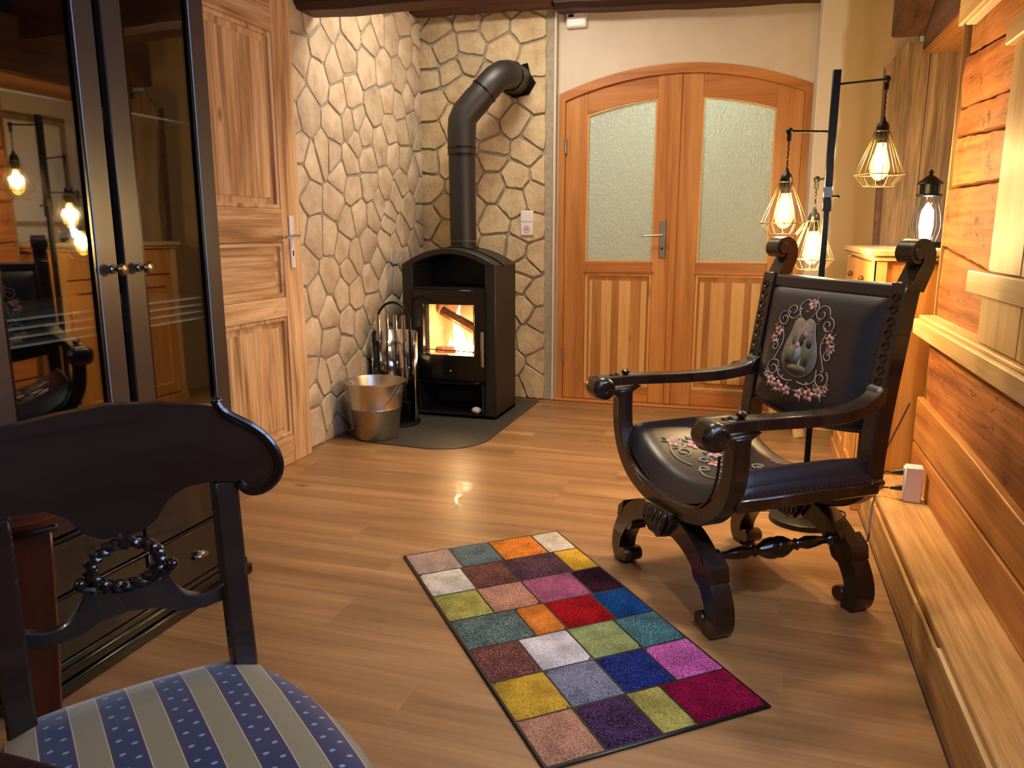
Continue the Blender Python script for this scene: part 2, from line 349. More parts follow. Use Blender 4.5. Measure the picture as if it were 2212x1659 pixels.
# ------------------------------------------------------------------ floor of laminate planks
X0, X1, Y0, Y1 = -2.24, 1.30, -2.2, 5.12
floor = struct('floor', MB().box(X0-.1, X1+.1, Y0-.1, Y1+1.6, -.06, -.004), 'mortar')
PW, PL = .193, 1.285; protos = {}
def plank_mesh(L):
    key = round(L, 2)
    if key not in protos:
        b = .0007; vs = []
        for z, q in ((-.004, 0), (-.0004, 0), (0, b)): vs += [(q, q, z), (L-q, q, z), (L-q, PW-q, z), (q, PW-q, z)]
        fs = [(8, 9, 10, 11)]+[(k*4+i, k*4+(i+1) % 4, k*4+4+(i+1) % 4, k*4+4+i) for k in (0, 1) for i in range(4)]
        me = bpy.data.meshes.new('plank'); me.from_pydata(vs, [], fs); me.materials.append(M['floor']); protos[key] = me
    return protos[key]
row = 0; y = Y0
while y < Y1-.02:
    x = X0-R.choice((.2, .45, .7, .9, 1.1))
    while x < X1:
        a = max(x, X0); b = min(x+PL, X1)
        if b-a > .05:
            o = bpy.data.objects.new('plank', plank_mesh(b-a)); o.location = (a, y, 0); o.parent = floor; COL.objects.link(o)
        x += PL
    y += PW; row += 1
# ------------------------------------------------------------------ ceiling, walls
struct('ceiling', MB().box(-2.4, 1.5, -2.4, 5.3, 2.72, 2.8), 'ceil')
wl = struct('wall_left', MB().box(-2.36, -2.212, -2.3, 5.2, 0, 2.72), 'mortar')
plas = MB().box(-2.212, -2.2, -2.2, 2.55, 0, 2.72).obj('plaster', 'white', wl)
def clip(poly, nx, ny, d):
    out = []
    for i in range(len(poly)):
        a, b = poly[i], poly[(i+1) % len(poly)]; da, db = a[0]*nx+a[1]*ny-d, b[0]*nx+b[1]*ny-d
        if da <= 0: out.append(a)
        if (da < 0) != (db < 0) and da != db: t = da/(da-db); out.append((a[0]+(b[0]-a[0])*t, a[1]+(b[1]-a[1])*t))
    return out
def stones(seeds, bx, mapf, parent, mat, joint, h, hole=None):
    for i, (cx, cy) in enumerate(seeds):
        j2 = joint*R.uniform(.7, 1.25)/2
        poly = [(bx[0]+j2, bx[2]+j2), (bx[1]-j2, bx[2]+j2), (bx[1]-j2, bx[3]-j2), (bx[0]+j2, bx[3]-j2)]
        for k, (qx, qy) in enumerate(seeds):
            if k == i: continue
            dx, dy = qx-cx, qy-cy; L = sqrt(dx*dx+dy*dy)
            if L > .6: continue
            nx, ny = dx/L, dy/L; poly = clip(poly, nx, ny, (cx+qx)/2*nx+(cy+qy)/2*ny-j2)
            if len(poly) < 3: break
        if len(poly) < 3: continue
        if hole and sqrt((cx-hole[0])**2+(cy-hole[1])**2) < hole[2]: continue
        # keep corners apart, then round and roughen the outline
        P_ = []
        for p in poly:
            if not P_ or (p[0]-P_[-1][0])**2+(p[1]-P_[-1][1])**2 > .012**2: P_.append(p)
        if len(P_) > 3 and (P_[0][0]-P_[-1][0])**2+(P_[0][1]-P_[-1][1])**2 < .012**2: P_.pop()
        Q = []
        for a_, b_ in zip(P_, P_[1:]+P_[:1]):
            for t in (.09, .37, .64, .91):
                jx = R.uniform(-1, 1)*.0032; Q.append((a_[0]+(b_[0]-a_[0])*t+jx, a_[1]+(b_[1]-a_[1])*t+R.uniform(-1, 1)*.0032))
        gx = sum(p[0] for p in Q)/len(Q); gy = sum(p[1] for p in Q)/len(Q); hh = h*R.uniform(.75, 1.2); n = len(Q)
        vs = [mapf(a, b, 0) for a, b in Q]+[mapf(a, b, hh*.75) for a, b in Q]
        vs += [mapf(gx+(a-gx)*(1-.004/max(.03, sqrt((a-gx)**2+(b-gy)**2))), gy+(b-gy)*(1-.004/max(.03, sqrt((a-gx)**2+(b-gy)**2))), hh) for a, b in Q]
        fs = [tuple(range(2*n, 3*n))]+[(k*n+i2, k*n+(i2+1) % n, (k+1)*n+(i2+1) % n, (k+1)*n+i2) for k in (0, 1) for i2 in range(n)]
        MB().add(vs, fs).obj('stone', mat, parent, smooth=30)
SL=[(3.54,2.17),(3.55,2.01),(3.67,2.20),(3.76,2.08),(3.87,2.24),(3.74,1.92),(4.03,2.09),(4.09,2.24),(4.25,2.34),(4.42,2.34),(4.32,2.25),(4.60,2.33),(4.77,2.43),(4.82,2.26),(4.27,2.06),(4.49,2.08),(4.08,1.89),(3.60,1.73),(3.87,1.70),(4.35,1.86),(4.54,1.94),(4.71,2.08),(4.13,1.75),(4.04,1.73),(4.11,1.64),(4.21,1.69),(4.42,1.65),(4.56,1.75),(4.73,1.76),(3.51,1.54),(3.62,1.48),(3.75,1.54),(3.84,1.53),(4.03,1.52),(4.24,1.55),(3.52,1.40),(3.59,1.32),(3.90,1.44),(4.25,1.40),(4.48,1.41),(3.84,1.29),(4.11,1.23),(4.30,1.24),(4.36,1.29),(4.51,1.25),(4.69,1.45),(4.60,1.36),(3.62,1.12),(3.91,1.05),(4.22,1.06),(4.49,1.19),(4.44,1.06),(3.52,0.96),(3.61,0.81),(3.87,0.79),(4.04,0.78),(4.03,0.99),(3.97,0.93),(3.76,0.90),(4.22,0.85),(4.23,0.69),(3.94,0.63),(3.54,0.59),(3.74,0.54),(3.91,0.48),(4.08,0.60),(3.63,0.35),(3.76,0.39),(3.51,0.39),(3.81,0.32),(3.97,0.34),(3.55,0.30),(3.55,0.13),(3.68,0.16),(3.86,0.15),(3.77,0.05),(4.03,0.15),(4.25,0.44),(4.45,0.83),(4.52,0.65),(4.32,0.24),(4.57,1.04),(4.69,1.14),(5.03,1.25),(4.78,1.27),(4.47,0.44),(4.52,0.22),(4.85,0.31),(4.81,2.58),(4.89,1.51),(4.26,2.60),(3.96,2.49),(4.88,1.02),(4.33,0.09),(4.53,2.51),(4.68,0.13),(4.73,0.67),(4.81,0.49),(4.73,0.94),(3.47,2.46),(4.15,2.47),(4.93,0.62),(4.89,1.82),(4.92,2.11),(5.00,2.23),(5.00,1.11),(4.64,0.47),(3.93,1.85),(3.69,2.58),(4.69,1.91),(3.75,2.34),(4.93,0.82),(4.95,0.15),(4.60,1.60),(4.14,0.27),(5.04,2.40),(4.60,0.81),(4.75,1.59),(4.98,0.45),(4.05,1.37),(4.67,0.30),(5.02,1.40),(5.01,1.74),(3.74,0.70),(3.62,2.41),(3.47,1.86),(3.96,1.18),(3.46,1.18),(5.03,1.95),(4.41,2.60),(4.33,0.95),(5.01,0.29),(5.02,0.96),(3.46,0.77),(4.96,2.57),(5.03,1.60),(4.83,1.98),(3.46,1.68),(3.88,1.99),(3.77,1.11),(4.51,0.07),(4.34,0.57)]
SR=[(-2.09,2.45),(-1.86,2.48),(-1.86,2.33),(-1.70,2.44),(-1.46,2.42),(-1.63,2.27),(-1.42,2.21),(-2.18,2.24),(-2.18,2.14),(-1.97,2.17),(-1.88,2.21),(-2.15,1.96),(-1.92,2.08),(-1.43,2.00),(-1.67,1.96),(-1.76,1.81),(-1.55,1.85),(-1.41,1.75),(-2.14,1.76),(-1.97,1.84),(-1.70,1.67),(-1.47,1.65),(-1.71,1.62),(-1.71,1.43),(-1.56,1.34),(-1.41,1.38),(-1.71,1.20),(-1.46,1.15),(-1.53,1.01),(-1.41,0.98),(-1.48,0.90),(-1.51,0.81),(-1.40,0.73),(-1.50,0.63),(-1.43,0.41),(-1.43,0.13),(-2.15,1.60),(-2.17,1.44),(-2.04,1.61),(-2.15,1.20),(-2.03,1.29),(-2.05,1.14),(-1.91,1.11),(-1.59,0.23),(-1.77,0.54),(-1.98,0.84),(-1.98,0.66),(-1.97,0.47),(-1.78,0.89),(-2.16,0.15),(-1.54,1.49),(-2.18,0.95),(-1.63,0.71),(-2.19,0.53),(-1.90,1.69),(-1.56,2.58),(-1.81,0.69),(-1.87,1.54),(-2.01,2.59),(-1.96,0.13),(-1.64,0.39),(-1.76,0.28),(-1.82,1.97),(-1.39,2.57),(-2.17,0.71),(-1.71,2.10),(-1.70,1.03),(-2.09,0.34),(-1.93,0.32),(-1.93,1.41),(-1.35,1.51),(-1.71,0.07),(-1.35,0.26),(-1.73,2.58),(-1.86,1.27),(-1.56,2.08),(-1.36,0.55),(-2.20,2.55),(-2.02,2.31),(-1.56,0.07),(-1.62,0.55)]
stones(SL, (3.445, 5.035, .0, 2.62), lambda a, b, c: (-2.214+c, a, b), wl, 'stoneL', .015, .009)
# chimney breast with the flue hole
wb = struct('wall_back', MB().prism([(-2.3, 2.72), (-2.3, 0), (-1.262, 0), (-1.262, 2.0)]+[(x, 2.0+.158*(1-((x+.487)/.775)**2)-.023*(x+1.262)/1.55) for x in [-1.262+1.55*i/24 for i in range(1, 25)]]+[(.288, 0), (.34, 0), (.34, 2.72)], 5.085, 5.2, XZ()), 'white')
ch = struct('wall_chimney', MB().box(-2.27, -1.275, 5.045, 5.09, 0, 2.72), 'mortar', bevel=.006)
MB().box(-1.289, -1.2745, 5.036, 5.06, 0, 2.72).obj('corner_bead', 'white', ch)
stones(SR, (-2.235, -1.335, .0, 2.6), lambda a, b, c: (a, 5.046-c, b), ch, 'stoneR', .017, .017, hole=(-1.53, 2.09, .06))
# broken hole round the flue
MB().prism([(-1.62, 2.17), (-1.64, 2.04), (-1.55, 1.98), (-1.45, 2.0), (-1.405, 2.07), (-1.44, 2.12), (-1.46, 2.19), (-1.53, 2.175)], 5.018, 5.03, XZ()).obj('flue_hole', 'blackg', ch, label='ragged black hole around the flue')
# pier of white and raw plaster right of the glazed doors, rounding forwards into the niche
poly = [(.264, 5.2), (.264, 4.72), (.52, 4.72)]+arc(.52, 4.45, .16, .27, 90, 0, 8)[1:]+[(.70, 4.42), (.70, 5.2)]
struct('wall_pier', MB().prism(poly, 0, 2.72, XY), 'pier', bevel=.006, seg=2)
struct('wall_niche', MB().box(1.12, 1.2, 3.42, 5.2, 0, 2.72), 'white')
struct('wall_front', MB().box(-2.3, 1.4, -2.3, -2.2, 0, 2.72), 'white')
# the hall beyond the glazed doors
hall = MB().box(-1.8, 1.3, 6.7, 6.8, 0, 2.72).box(-1.9, -1.8, 5.2, 6.8, 0, 2.72).box(1.3, 1.4, 5.2, 6.8, 0, 2.72).box(-1.9, 1.4, 5.2, 6.8, 2.72, 2.8)
struct('wall_hall', hall, 'white')
# ------------------------------------------------------------------ beams
def beam(name, x0, x1, y0, y1, za, zb, top, mat, label):
    vs = []; n = 14
    mb = MB()
    for i in range(n+1):
        t = i/n; x = x0+(x1-x0)*t; z = za+(zb-za)*t+R.uniform(-1, 1)*.006; e = .03
        vs += [(x, y0, top), (x, y0, z+e), (x, y0+e, z), (x, y1-e, z), (x, y1, z+e), (x, y1, top)]
    fs = [tuple(range(6)), tuple(range(6*n+5, 6*n-1, -1))]
    for i in range(n):
        for k in range(6): fs.append((6*i+k, 6*i+(k+1) % 6, 6*i+6+(k+1) % 6, 6*i+6+k))
    return mb.add(vs, fs).obj(name, mat, kind='structure', smooth=25)
beam('trim_3', -2.19, 1.2, 3.52, 3.72, 2.192, 2.13, 2.715, 'beam', '')
beam('trim_4', -2.225, -1.275, 4.86, 5.02, 2.505, 2.485, 2.715, 'beam', '')
beam('trim_5', -1.262, .6, 4.90, 5.08, 2.47, 2.40, 2.715, 'beam', '')
# ------------------------------------------------------------------ old pine door in the left wall
d1 = sgroup('door_1', None, (-2.205, 2.56, 0))          # local y: 0 .. .86
def yz(x): return YZ(x)
DW = .858
for y in (.0, .70): MB().box(.0, .045, y, y+(.158 if y else .12), .0, 2.24).obj('stile', 'pine', d1, bevel=.003)
for z0, z1 in ((.0, .14), (.735, .83), (1.09, 1.245), (2.03, 2.24)):
    MB().box(.0, .044, .12, .70, z0, z1).obj('rail', 'pineY', d1, bevel=.003)
for z0, z1, mt in ((.14, .735, 'pine'), (.83, 1.09, 'pineY'), (1.245, 2.03, 'pine')):
    n = 5 if mt == 'pine' else 1
    pn = MB().box(.004, .016, .12, .70, z0, z1)
    pn.ring([(.135, z0+.015), (.685, z0+.015), (.685, z1-.015), (.135, z1-.015)], [(.175, z0+.05), (.645, z0+.05), (.645, z1-.05), (.175, z1-.05)], .016, .024, YZ())
    pn.obj('panel', mt, d1)
    for i in range(n):
        a, b = .175+.47*i/n, .175+.47*(i+1)/n
        MB().box(.016, .029, a+.0006, b-.0006, z0+.05, z1-.05).obj('board', mt, d1, bevel=.0015)
    MB().ring([(.12, z0), (.70, z0), (.70, z1), (.12, z1)], [(.14, z0+.02), (.68, z0+.02), (.68, z1-.02), (.14, z1-.02)], .016, .040, YZ()).obj('moulding', mt, d1, bevel=.005, seg=2)
pl = MB().box(.045, .053, .75, .788, .965, 1.215).obj('handle_plate', 'plastic', d1, bevel=.003, label='cream lever handle plate')
MB().tube([(.05, .769, 1.118), (.092, .769, 1.118)], .009).tube([(.088, .775, 1.118), (.095, .70, 1.116), (.092, .655, 1.114)], [.008, .008, .006]).obj('lever', 'steel', pl)
MB().box(.0505, .0545, .765, .773, 1.025, 1.05).obj('keyhole', 'darkp', pl)
MB().box(.0, .012, .859, .885, 0, 2.3).obj('door_edge', 'mortar', d1)
# ------------------------------------------------------------------ arched double doors
AX, AY = -.487, 5.1
def archz(x): return 2.0+.158*(1-((x+.487)/.775)**2)-.023*(x+1.262)/1.55
tr = sgroup('trim_1')
n = 28; xs = [-1.262+(1.526)*i/n for i in range(n+1)]
out = [(-1.262, 0)]+[(x, archz(x)-.002) for x in xs]+[(.264, 0)]
def inset(x): return -1.222+(x+1.262)*(1.444/1.526)
inn = [(-1.222, 0)]+[(inset(x), archz(inset(x))-.058) for x in xs]+[(.222, 0)]
k = len(out)
for a, b, mt in ((0, 1, 'larchZ'), (1, n+1, 'larchX'), (n+1, k-1, 'larchZ')):
    vs = []; fs = []
    for i in range(a, b+1):
        for P_, c in ((out, 5.075), (inn, 5.075), (out, 5.13), (inn, 5.13)): vs.append((P_[i][0], c, P_[i][1]))
    for i in range(b-a):
        q = 4*i; fs += [(q, q+4, q+5, q+1), (q+2, q+3, q+7, q+6), (q, q+2, q+6, q+4), (q+1, q+5, q+7, q+3)]
    fs += [(0, 1, 3, 2), (4*(b-a), 4*(b-a)+2, 4*(b-a)+3, 4*(b-a)+1)]
    MB().add(vs, fs).obj('frame_arch' if mt == 'larchX' else 'frame_jamb', mt, tr, smooth=20)
vs = []; fs = []
for i in range(len(out)):
    (a, b), (c, d) = (inn[i][0]*1.0, inn[i][1]), (inn[i][0]-.03*(1 if inn[i][0] > -.5 else -1), max(0, inn[i][1]-.03))
    e_ = (inn[i][0]+.015*(1 if inn[i][0] > -.5 else -1), inn[i][1]+(.02 if i not in (0, len(out)-1) else 0)); vs += [(e_[0], 5.1305, e_[1]), (c, 5.1305, d), (e_[0], 5.145, e_[1]), (c, 5.145, d)]
for i in range(len(out)-1): q_ = 4*i; fs += [(q_, q_+4, q_+5, q_+1), (q_+2, q_+3, q_+7, q_+6), (q_, q_+2, q_+6, q_+4), (q_+1, q_+5, q_+7, q_+3)]
MB().add(vs, fs).obj('light_leak_strip', 'larchX', tr, smooth=20)  # unseen strip added to keep hall light from leaking round the leaves
MB().box(-1.3, .26, 5.03, 5.13, 0, .012).obj('threshold', 'larchX', tr, bevel=.004)
def leaf(name, x0, x1, gx0, gx1, px0, px1, strips):
    d = sgroup(name, None, (0, 5.09, 0)); top = lambda x: archz(x)-.0575
    def col(a, b, z0, f0, f1, zt=None):
        m_ = 8; P_ = [(a, z0), (b, z0)]+[(b+(a-b)*i/m_, (zt or top)(b+(a-b)*i/m_)) for i in range(m_+1)]
        return MB().prism(P_, f0, f1, XZ())
    col(x0, gx0, .014, 0, .04).obj('stile', 'larchZ', d, bevel=.0025); col(gx1, x1, .014, 0, .04).obj('stile', 'larchZ', d, bevel=.0025)
    gt = lambda x: archz(x)-.175-.02
    m_ = 10; P_ = [(gx0+(gx1-gx0)*i/m_, gt(gx0+(gx1-gx0)*i/m_)) for i in range(m_+1)]+[(gx1+(gx0-gx1)*i/m_, top(gx1+(gx0-gx1)*i/m_)) for i in range(m_+1)]
    MB().prism(P_, .001, .039, XZ()).obj('arched_rail', 'larchX', d, bevel=.002)
    for z0, z1 in ((.014, .115), (.875, .943)): MB().box(gx0, gx1, .001, .039, z0, z1).obj('rail', 'larchX', d, bevel=.003)
    MB().box(gx0-.012, gx1+.012, -.006, .002, .868, .884).obj('drip_moulding', 'larchX', d, bevel=.003)
    G = [(gx0, .943), (gx1, .943)]+[(gx1+(gx0-gx1)*i/m_, gt(gx1+(gx0-gx1)*i/m_)) for i in range(m_+1)]
    MB().prism(G, .018, .024, XZ()).obj('glass_pane', 'pane', d, smooth=0)
    cx, cz = (gx0+gx1)/2, 1.43; Gi = [(cx+(a-cx)*.955, cz+(b-cz)*.98) for a, b in G]
    MB().ring(G, Gi, .004, .017, XZ()).obj('glazing_bead', 'stripL', d)
    z0, z1 = .115, .868
    MB().box(gx0, gx1, .022, .034, z0, z1).obj('panel', 'larchZ', d)
    MB().ring([(gx0, z0), (gx1, z0), (gx1, z1), (gx0, z1)], [(gx0+.018, z0+.018), (gx1-.018, z0+.018), (gx1-.018, z1-.018), (gx0+.018, z1-.018)], .006, .022, XZ()).obj('moulding', 'stripL', d, bevel=.003)
    a = gx0+.03; wdt = (gx1-gx0-.06)/sum(strips)
    for i, s_ in enumerate(strips):
        b = a+s_*wdt; MB().box(a+.0004, b-.0004, .012, .022, z0+.05, z1-.05).obj('lamella', 'stripL' if i % 2 == 0 else 'stripD', d, bevel=.001); a = b
    return d
# the dark-light rhythm of the lower panels follows the photograph
l2 = leaf('door_2', -1.2215, -.515, -1.078, -.638, 0, 0, [.4, 1.3, 1.4, 1.0, 1.6, 1.4, .8])
l3 = leaf('door_3', -.5145, .2215, -.362, .068, 0, 0, [.8, 1.0, 2.3, 1.0, 2.1, 1.0, 1.4])
MB().box(-.535, -.490, -.012, .001, .014, 2.083).obj('cover_strip', 'larchZ', l2, bevel=.004)
hp = MB().box(-.598, -.556, -.008, 0, .97, 1.205).obj('handle_plate', 'steel', l2, bevel=.003, label='brushed steel handle plate')
MB().tube([(-.577, -.005, 1.115), (-.577, -.05, 1.115)], .009).tube([(-.572, -.05, 1.115), (-.64, -.052, 1.112), (-.69, -.048, 1.11)], [.008, .007, .006]).obj('lever', 'steel', hp)
MB().lathe([(.008, 0), (.008, .003)], 10, m=lambda x, y, z: (-.577+x, -.008-z, 1.03+y)).obj('keyhole', 'darkp', hp)
for z in (1.68, .31): MB().tube([(-1.219, -.012, z-.045), (-1.219, -.012, z+.045)], .009).box(-1.24, -1.222, -.009, -.004, z-.03, z+.03).obj('hinge', 'steel', l2)
# ------------------------------------------------------------------ right wall: hewn logs, planks, rail, bench casing
WY0, WY1, WZ0, WZ1 = .36, 1.88, 1.02, 1.80
wr = struct('wall_right', MB().box(.76, .86, WY1, 3.32, 0, 2.72).box(.76, .86, Y0-.1, WY0, 0, 2.72).box(.76, .86, WY0, WY1, 0, WZ0).box(.76, .86, WY0, WY1, WZ1, 2.72), 'beamY')
def logbeam(z0a, z1a, z0b, z1b, ye, xf, ynear=None):
    # one hewn timber: z at its far end (a) and near end (b), with an adze-marked face
    n = 34; vs = []; mb = MB(); ya, yb = ye, (Y0 if ynear is None else ynear)
    for i in range(n+1):
        t = i/n; y = ya+(yb-ya)*t; tt = min(1, (3.34-y)/.8); zl, zh = z0a+(z0b-z0a)*tt, z1a+(z1b-z1a)*tt
        w1_, w2_ = R.uniform(-.003, .003), R.uniform(-.003, .003); f = xf+R.uniform(-.003, .003)
        vs += [(.76, y, zl+.004), (f+.012, y, zl+.003+w1_), (f+.001, y, zl+.008+w1_), (f-.003+R.uniform(-.003, .003), y, (zl+zh)/2), (f+.001, y, zh-.008+w2_), (f+.012, y, zh-.003+w2_), (.76, y, zh-.004)]
    fs = [tuple(range(6, -1, -1)), tuple(range(7*n, 7*n+7))]
    for i in range(n):
        for k in range(7): fs.append((7*i+k, 7*i+(k+1) % 7, 7*i+7+(k+1) % 7, 7*i+7+k))
    mb.add(vs, fs).obj('log', 'log', wr, smooth=28)
for z0a, z1a, z0b, z1b, ye, xf in ((.16, .47, .16, .47, 3.37, .70), (.47, .80, .45, .80, 3.36, .67), (.80, 1.085, .80, 1.01, 3.385, .678), (1.085, 1.30, 1.01, 1.292, 3.37, .672), (1.30, 1.485, 1.292, 1.437, 3.36, .68),
                          (1.485, 1.585, 1.437, 1.548, 3.375, .684), (1.585, 1.765, 1.548, 1.712, 3.36, .68), (1.765, 1.98, 1.712, 1.93, 3.36, .69), (1.98, 2.25, 1.93, 2.2, 3.36, .685), (2.25, 2.70, 2.2, 2.70, 3.36, .69)):
    ye -= .045
    if .95 < (z0a+z1a)/2 < 1.80: logbeam(z0a, z1a, z0b, z1b, ye, xf, WY1); logbeam(z0a, z1a, z0b, z1b, WY0, xf)
    else: logbeam(z0a, z1a, z0b, z1b, ye, xf)
w1 = sgroup('window_1', None, (.70, WY0, WZ0))
MB().ring([(0, 0), (1.52, 0), (1.52, .78), (0, .78)], [(.05, .05), (1.47, .05), (1.47, .73), (.05, .73)], .0, .10, YZ()).obj('window_frame', 'paleY', w1, bevel=.004)
MB().box(.02, .06, .74, .78, .05, .73).obj('mullion', 'paleZ', w1); MB().box(.06, .064, .05, 1.47, .05, .73).obj('pane', 'clear', w1, smooth=0)
MB().box(.668, .72, 3.322, 3.335, .17, 2.7).obj('end_board', 'oldZ', wr, bevel=.003)
def wav(z0, z1, amp, seed, yf, mat='plank', x0=.642, x1=.668):
    rr = random.Random(seed); n = 26; lo = []; hi = []; p1, p2 = rr.uniform(0, 6), rr.uniform(0, 6)
    for i in range(n+1):
        y = yf+(Y0-yf)*i/n; hi.append((y, z1(y)+amp*sin(y*2.3+p1)+amp*.5*sin(y*6+p2))); lo.append((y, z0(y)+.003))
    MB().prism(lo+hi[::-1], x0, x1, YZ()).obj('plank', mat, wr, bevel=.003)
wav(lambda y: .325+.0*y, lambda y: .495+.01*(3.3-y)*-1.5, .008, 1, 3.335)
wav(lambda y: .172, lambda y: .318, .0015, 2, 3.335)
rail = MB().box(.602, .68, -2.2, 3.335, .752, .812).box(.618, .68, -2.2, 3.335, .812, .826)
rail.obj('rail', 'paleY', wr, bevel=.004)
# boxed ledge along the wall foot
bn = struct('trim_2', MB().box(.487, .66, -2.2, 3.335, .004, .148), 'soffit')
MB().box(.484, .652, -2.2, 3.335, .150, .172).obj('top_board', 'bench', bn, bevel=.004)
yy = 3.335
for L in (1.12, 1.6, 1.5, 1.3):
    MB().box(.474, .486, max(yy-L+.003, -2.2), yy, .004, .138).obj('front_board', 'bench', bn, bevel=.002); yy -= L
MB().box(.4735, .486, -2.2, 1.95, .143, .151).obj('front_strip', 'paleY', bn)
MB().box(.466, .4735, -2.2, 3.335, .0, .012).obj('floor_bead', 'beamY', bn)
# pale board panel on the log wall, its cross batten and the moulded head
wp = thing('wall_panel', 'pale spruce board panel with cross batten fixed on the log wall', 'panel', (.62, 2.5, .83))
for i, (a, b) in enumerate(((-.03, -.31), (-.315, -.60))):
    MB().box(.0, .02, b, a, .205, .80).obj('board', 'paleZ', wp, bevel=.003)
    MB().box(.012, .03, b+.0, a+.08 if i == 0 else a, .0, .14).obj('lower_board', 'paleZ', wp, bevel=.002)
MB().box(-.018, .01, -.60, .115, .138, .203).obj('batten', 'paleY', wp, bevel=.004)
MB().box(-.02, .02, -.60, -.01, .80, .86).obj('head_batten', 'paleY', wp, bevel=.004)
MB().box(.03, .05, -.60, .05, .0, .8).obj('back_slat', 'paleZ', wp)
hm = thing('curtain_pelmet', 'pale wooden pelmet box high on the log wall', 'pelmet', (.55, 2.83, 1.76))
MB().box(.0, .014, -.95, 0, 0, .13).box(.014, .06, -.95, 0, .012, .13).obj('board', 'paleY', hm, bevel=.003)
MB().box(.020, .052, -.95, -.0, .002, .012).obj('groove_strip', 'paleY', hm, bevel=.004)
# niche boards, beam and soffit
nb = thing('niche_panel', 'tall brown weathered board panel behind the small pine cupboard', 'panel', (.6, 4.34, 0))
for i, (a, b) in enumerate(((0, .14), (.142, .30), (.302, .50))):
    P_ = [(a, .02), (b, .02), (b, 2.02), (a, 2.02)]
    if i == 0: P_ = [(.02, .02), (b, .02), (b, 2.03), (.035, 2.03), (-.045, 1.93), (-.012, 1.3)]
    MB().prism(P_, 0, .03, XZ()).obj('board', 'oldZ', nb, bevel=.002)
MB().prism([(-.028, .9), (.02, .9), (.02, 1.3), (-.05, 1.93)], .03, .075, XZ()).obj('edge_shade', 'beamY', nb)  # dark strip stands for the shade on the panel's side edge
struct('trim_6', MB().box(.70, 1.12, 3.345, 4.33, 1.985, 2.30), 'beamY', bevel=.01)
sf = struct('trim_7', MB().box(.705, 1.12, 3.345, 4.33, 1.972, 1.984), 'soffit')
struct('trim_8', MB().prism([(4.35, 2.05), (4.35, 2.30), (3.5, 2.72), (3.5, 2.47)], .56, .72, YZ()), 'beamY', bevel=.01)
struct('baseboard_right', MB().box(.27, .60, 4.70, 4.72, .0, .07), 'paleY', bevel=.003)
# ------------------------------------------------------------------ wood stove (local origin on the floor, front centre)
st = thing('wood_stove', 'black arched-top wood stove with a lit fire, standing in the stone corner', 'stove', (-1.762, 4.36, .006))
A_ = lambda hw, zs, za, n=14: [(hw*cos(pi*i/n), zs+(za-zs)*sin(pi*i/n)**1.0 if 0 < i < n else zs) for i in range(n+1)]
def flatarch(hw, zs, za, n=14): return [(hw-2*hw*i/n, zs+(za-zs)*(1-(1-2*i/n)**2)) for i in range(n+1)]
outr = [(-.303, .0), (.303, .0)]+flatarch(.303, .935, 1.035); innr = [(-.232, .022), (.232, .022)]+flatarch(.232, .935, 1.0)
MB().ring(outr, innr, 0, .40, XZ()).obj('outer_shell', 'black', st, bevel=.004, smooth=25)
MB().prism([(-.232, .022), (.232, .022)]+flatarch(.232, .935, 1.0), .36, .40, XZ()).obj('back_plate', 'black', st)
MB().ring([(-.309, .925), (.309, .925)]+flatarch(.309, .94, 1.041), [(-.298, .925), (.298, .925)]+flatarch(.298, .93, 1.03), .13, .145, XZ()).obj('shell_joint', 'blackg', st)
bd = MB().box(-.232, -.165, .025, .36, .215, .80).box(.165, .232, .025, .36, .215, .80).box(-.165, .165, .025, .36, .215, .36).box(-.165, .165, .025, .36, .71, .80)
bd.obj('inner_body', 'black', st)
MB().box(-.165, .165, .30, .335, .36, .71).box(-.165, -.145, .04, .30, .36, .71).box(.145, .165, .04, .30, .36, .71).obj('firebrick', 'brick', st)
MB().box(-.16, .16, .04, .30, .36, .375).obj('ember_bed', 'ember', st)
for i in range(16):
    pass
dr = MB().ring([(-.222, .237), (.238, .237), (.238, .79), (-.222, .79)], [(-.16, .392), (.175, .392), (.175, .70), (-.16, .70)], -.028, .022, XZ()).obj('door', 'blackg', st, bevel=.004)
MB().box(-.16, .175, .0, .004, .392, .70).obj('door_glass', 'clear', dr)
MB().tube([(.234, -.05, .335), (.234, -.05, .545)], .011, 10).box(.228, .24, -.045, -.028, .37, .38).box(.228, .24, -.045, -.028, .50, .51).obj('door_handle', 'steel', dr)
MB().ball((.02, -.03, .295), .007).obj('air_knob', 'steel', dr)
MB().box(-.035, .01, -.03, -.028, .293, .297).obj('air_slot', 'iron', dr)
MB().tube([(-.15, -.028, .425), (.17, -.028, .418)], .003, 6).obj('log_guard', 'iron', st)
MB().grid(lambda u, v: (-.205+.41*u, -.012-.03*sin(pi*u)*(1-v), .232-.016*v-.01*sin(pi*u)), 10, 2).obj('ash_lip', 'blackg', st, solid=.003)
MB().box(-.225, -.212, .0, .32, .03, .215).box(.212, .225, .0, .32, .03, .215).box(-.212, .212, .31, .32, .03, .215).obj('log_compartment', 'black', st)
MB().box(-.303, .303, -.0, .40, -.0, .02).obj('plinth', 'black', st)
MB().lathe([(.098, 0), (.098, .02), (.082, .022), (.082, .05)], 24, (.0, .27, 1.02)).obj('flue_collar', 'black', st)
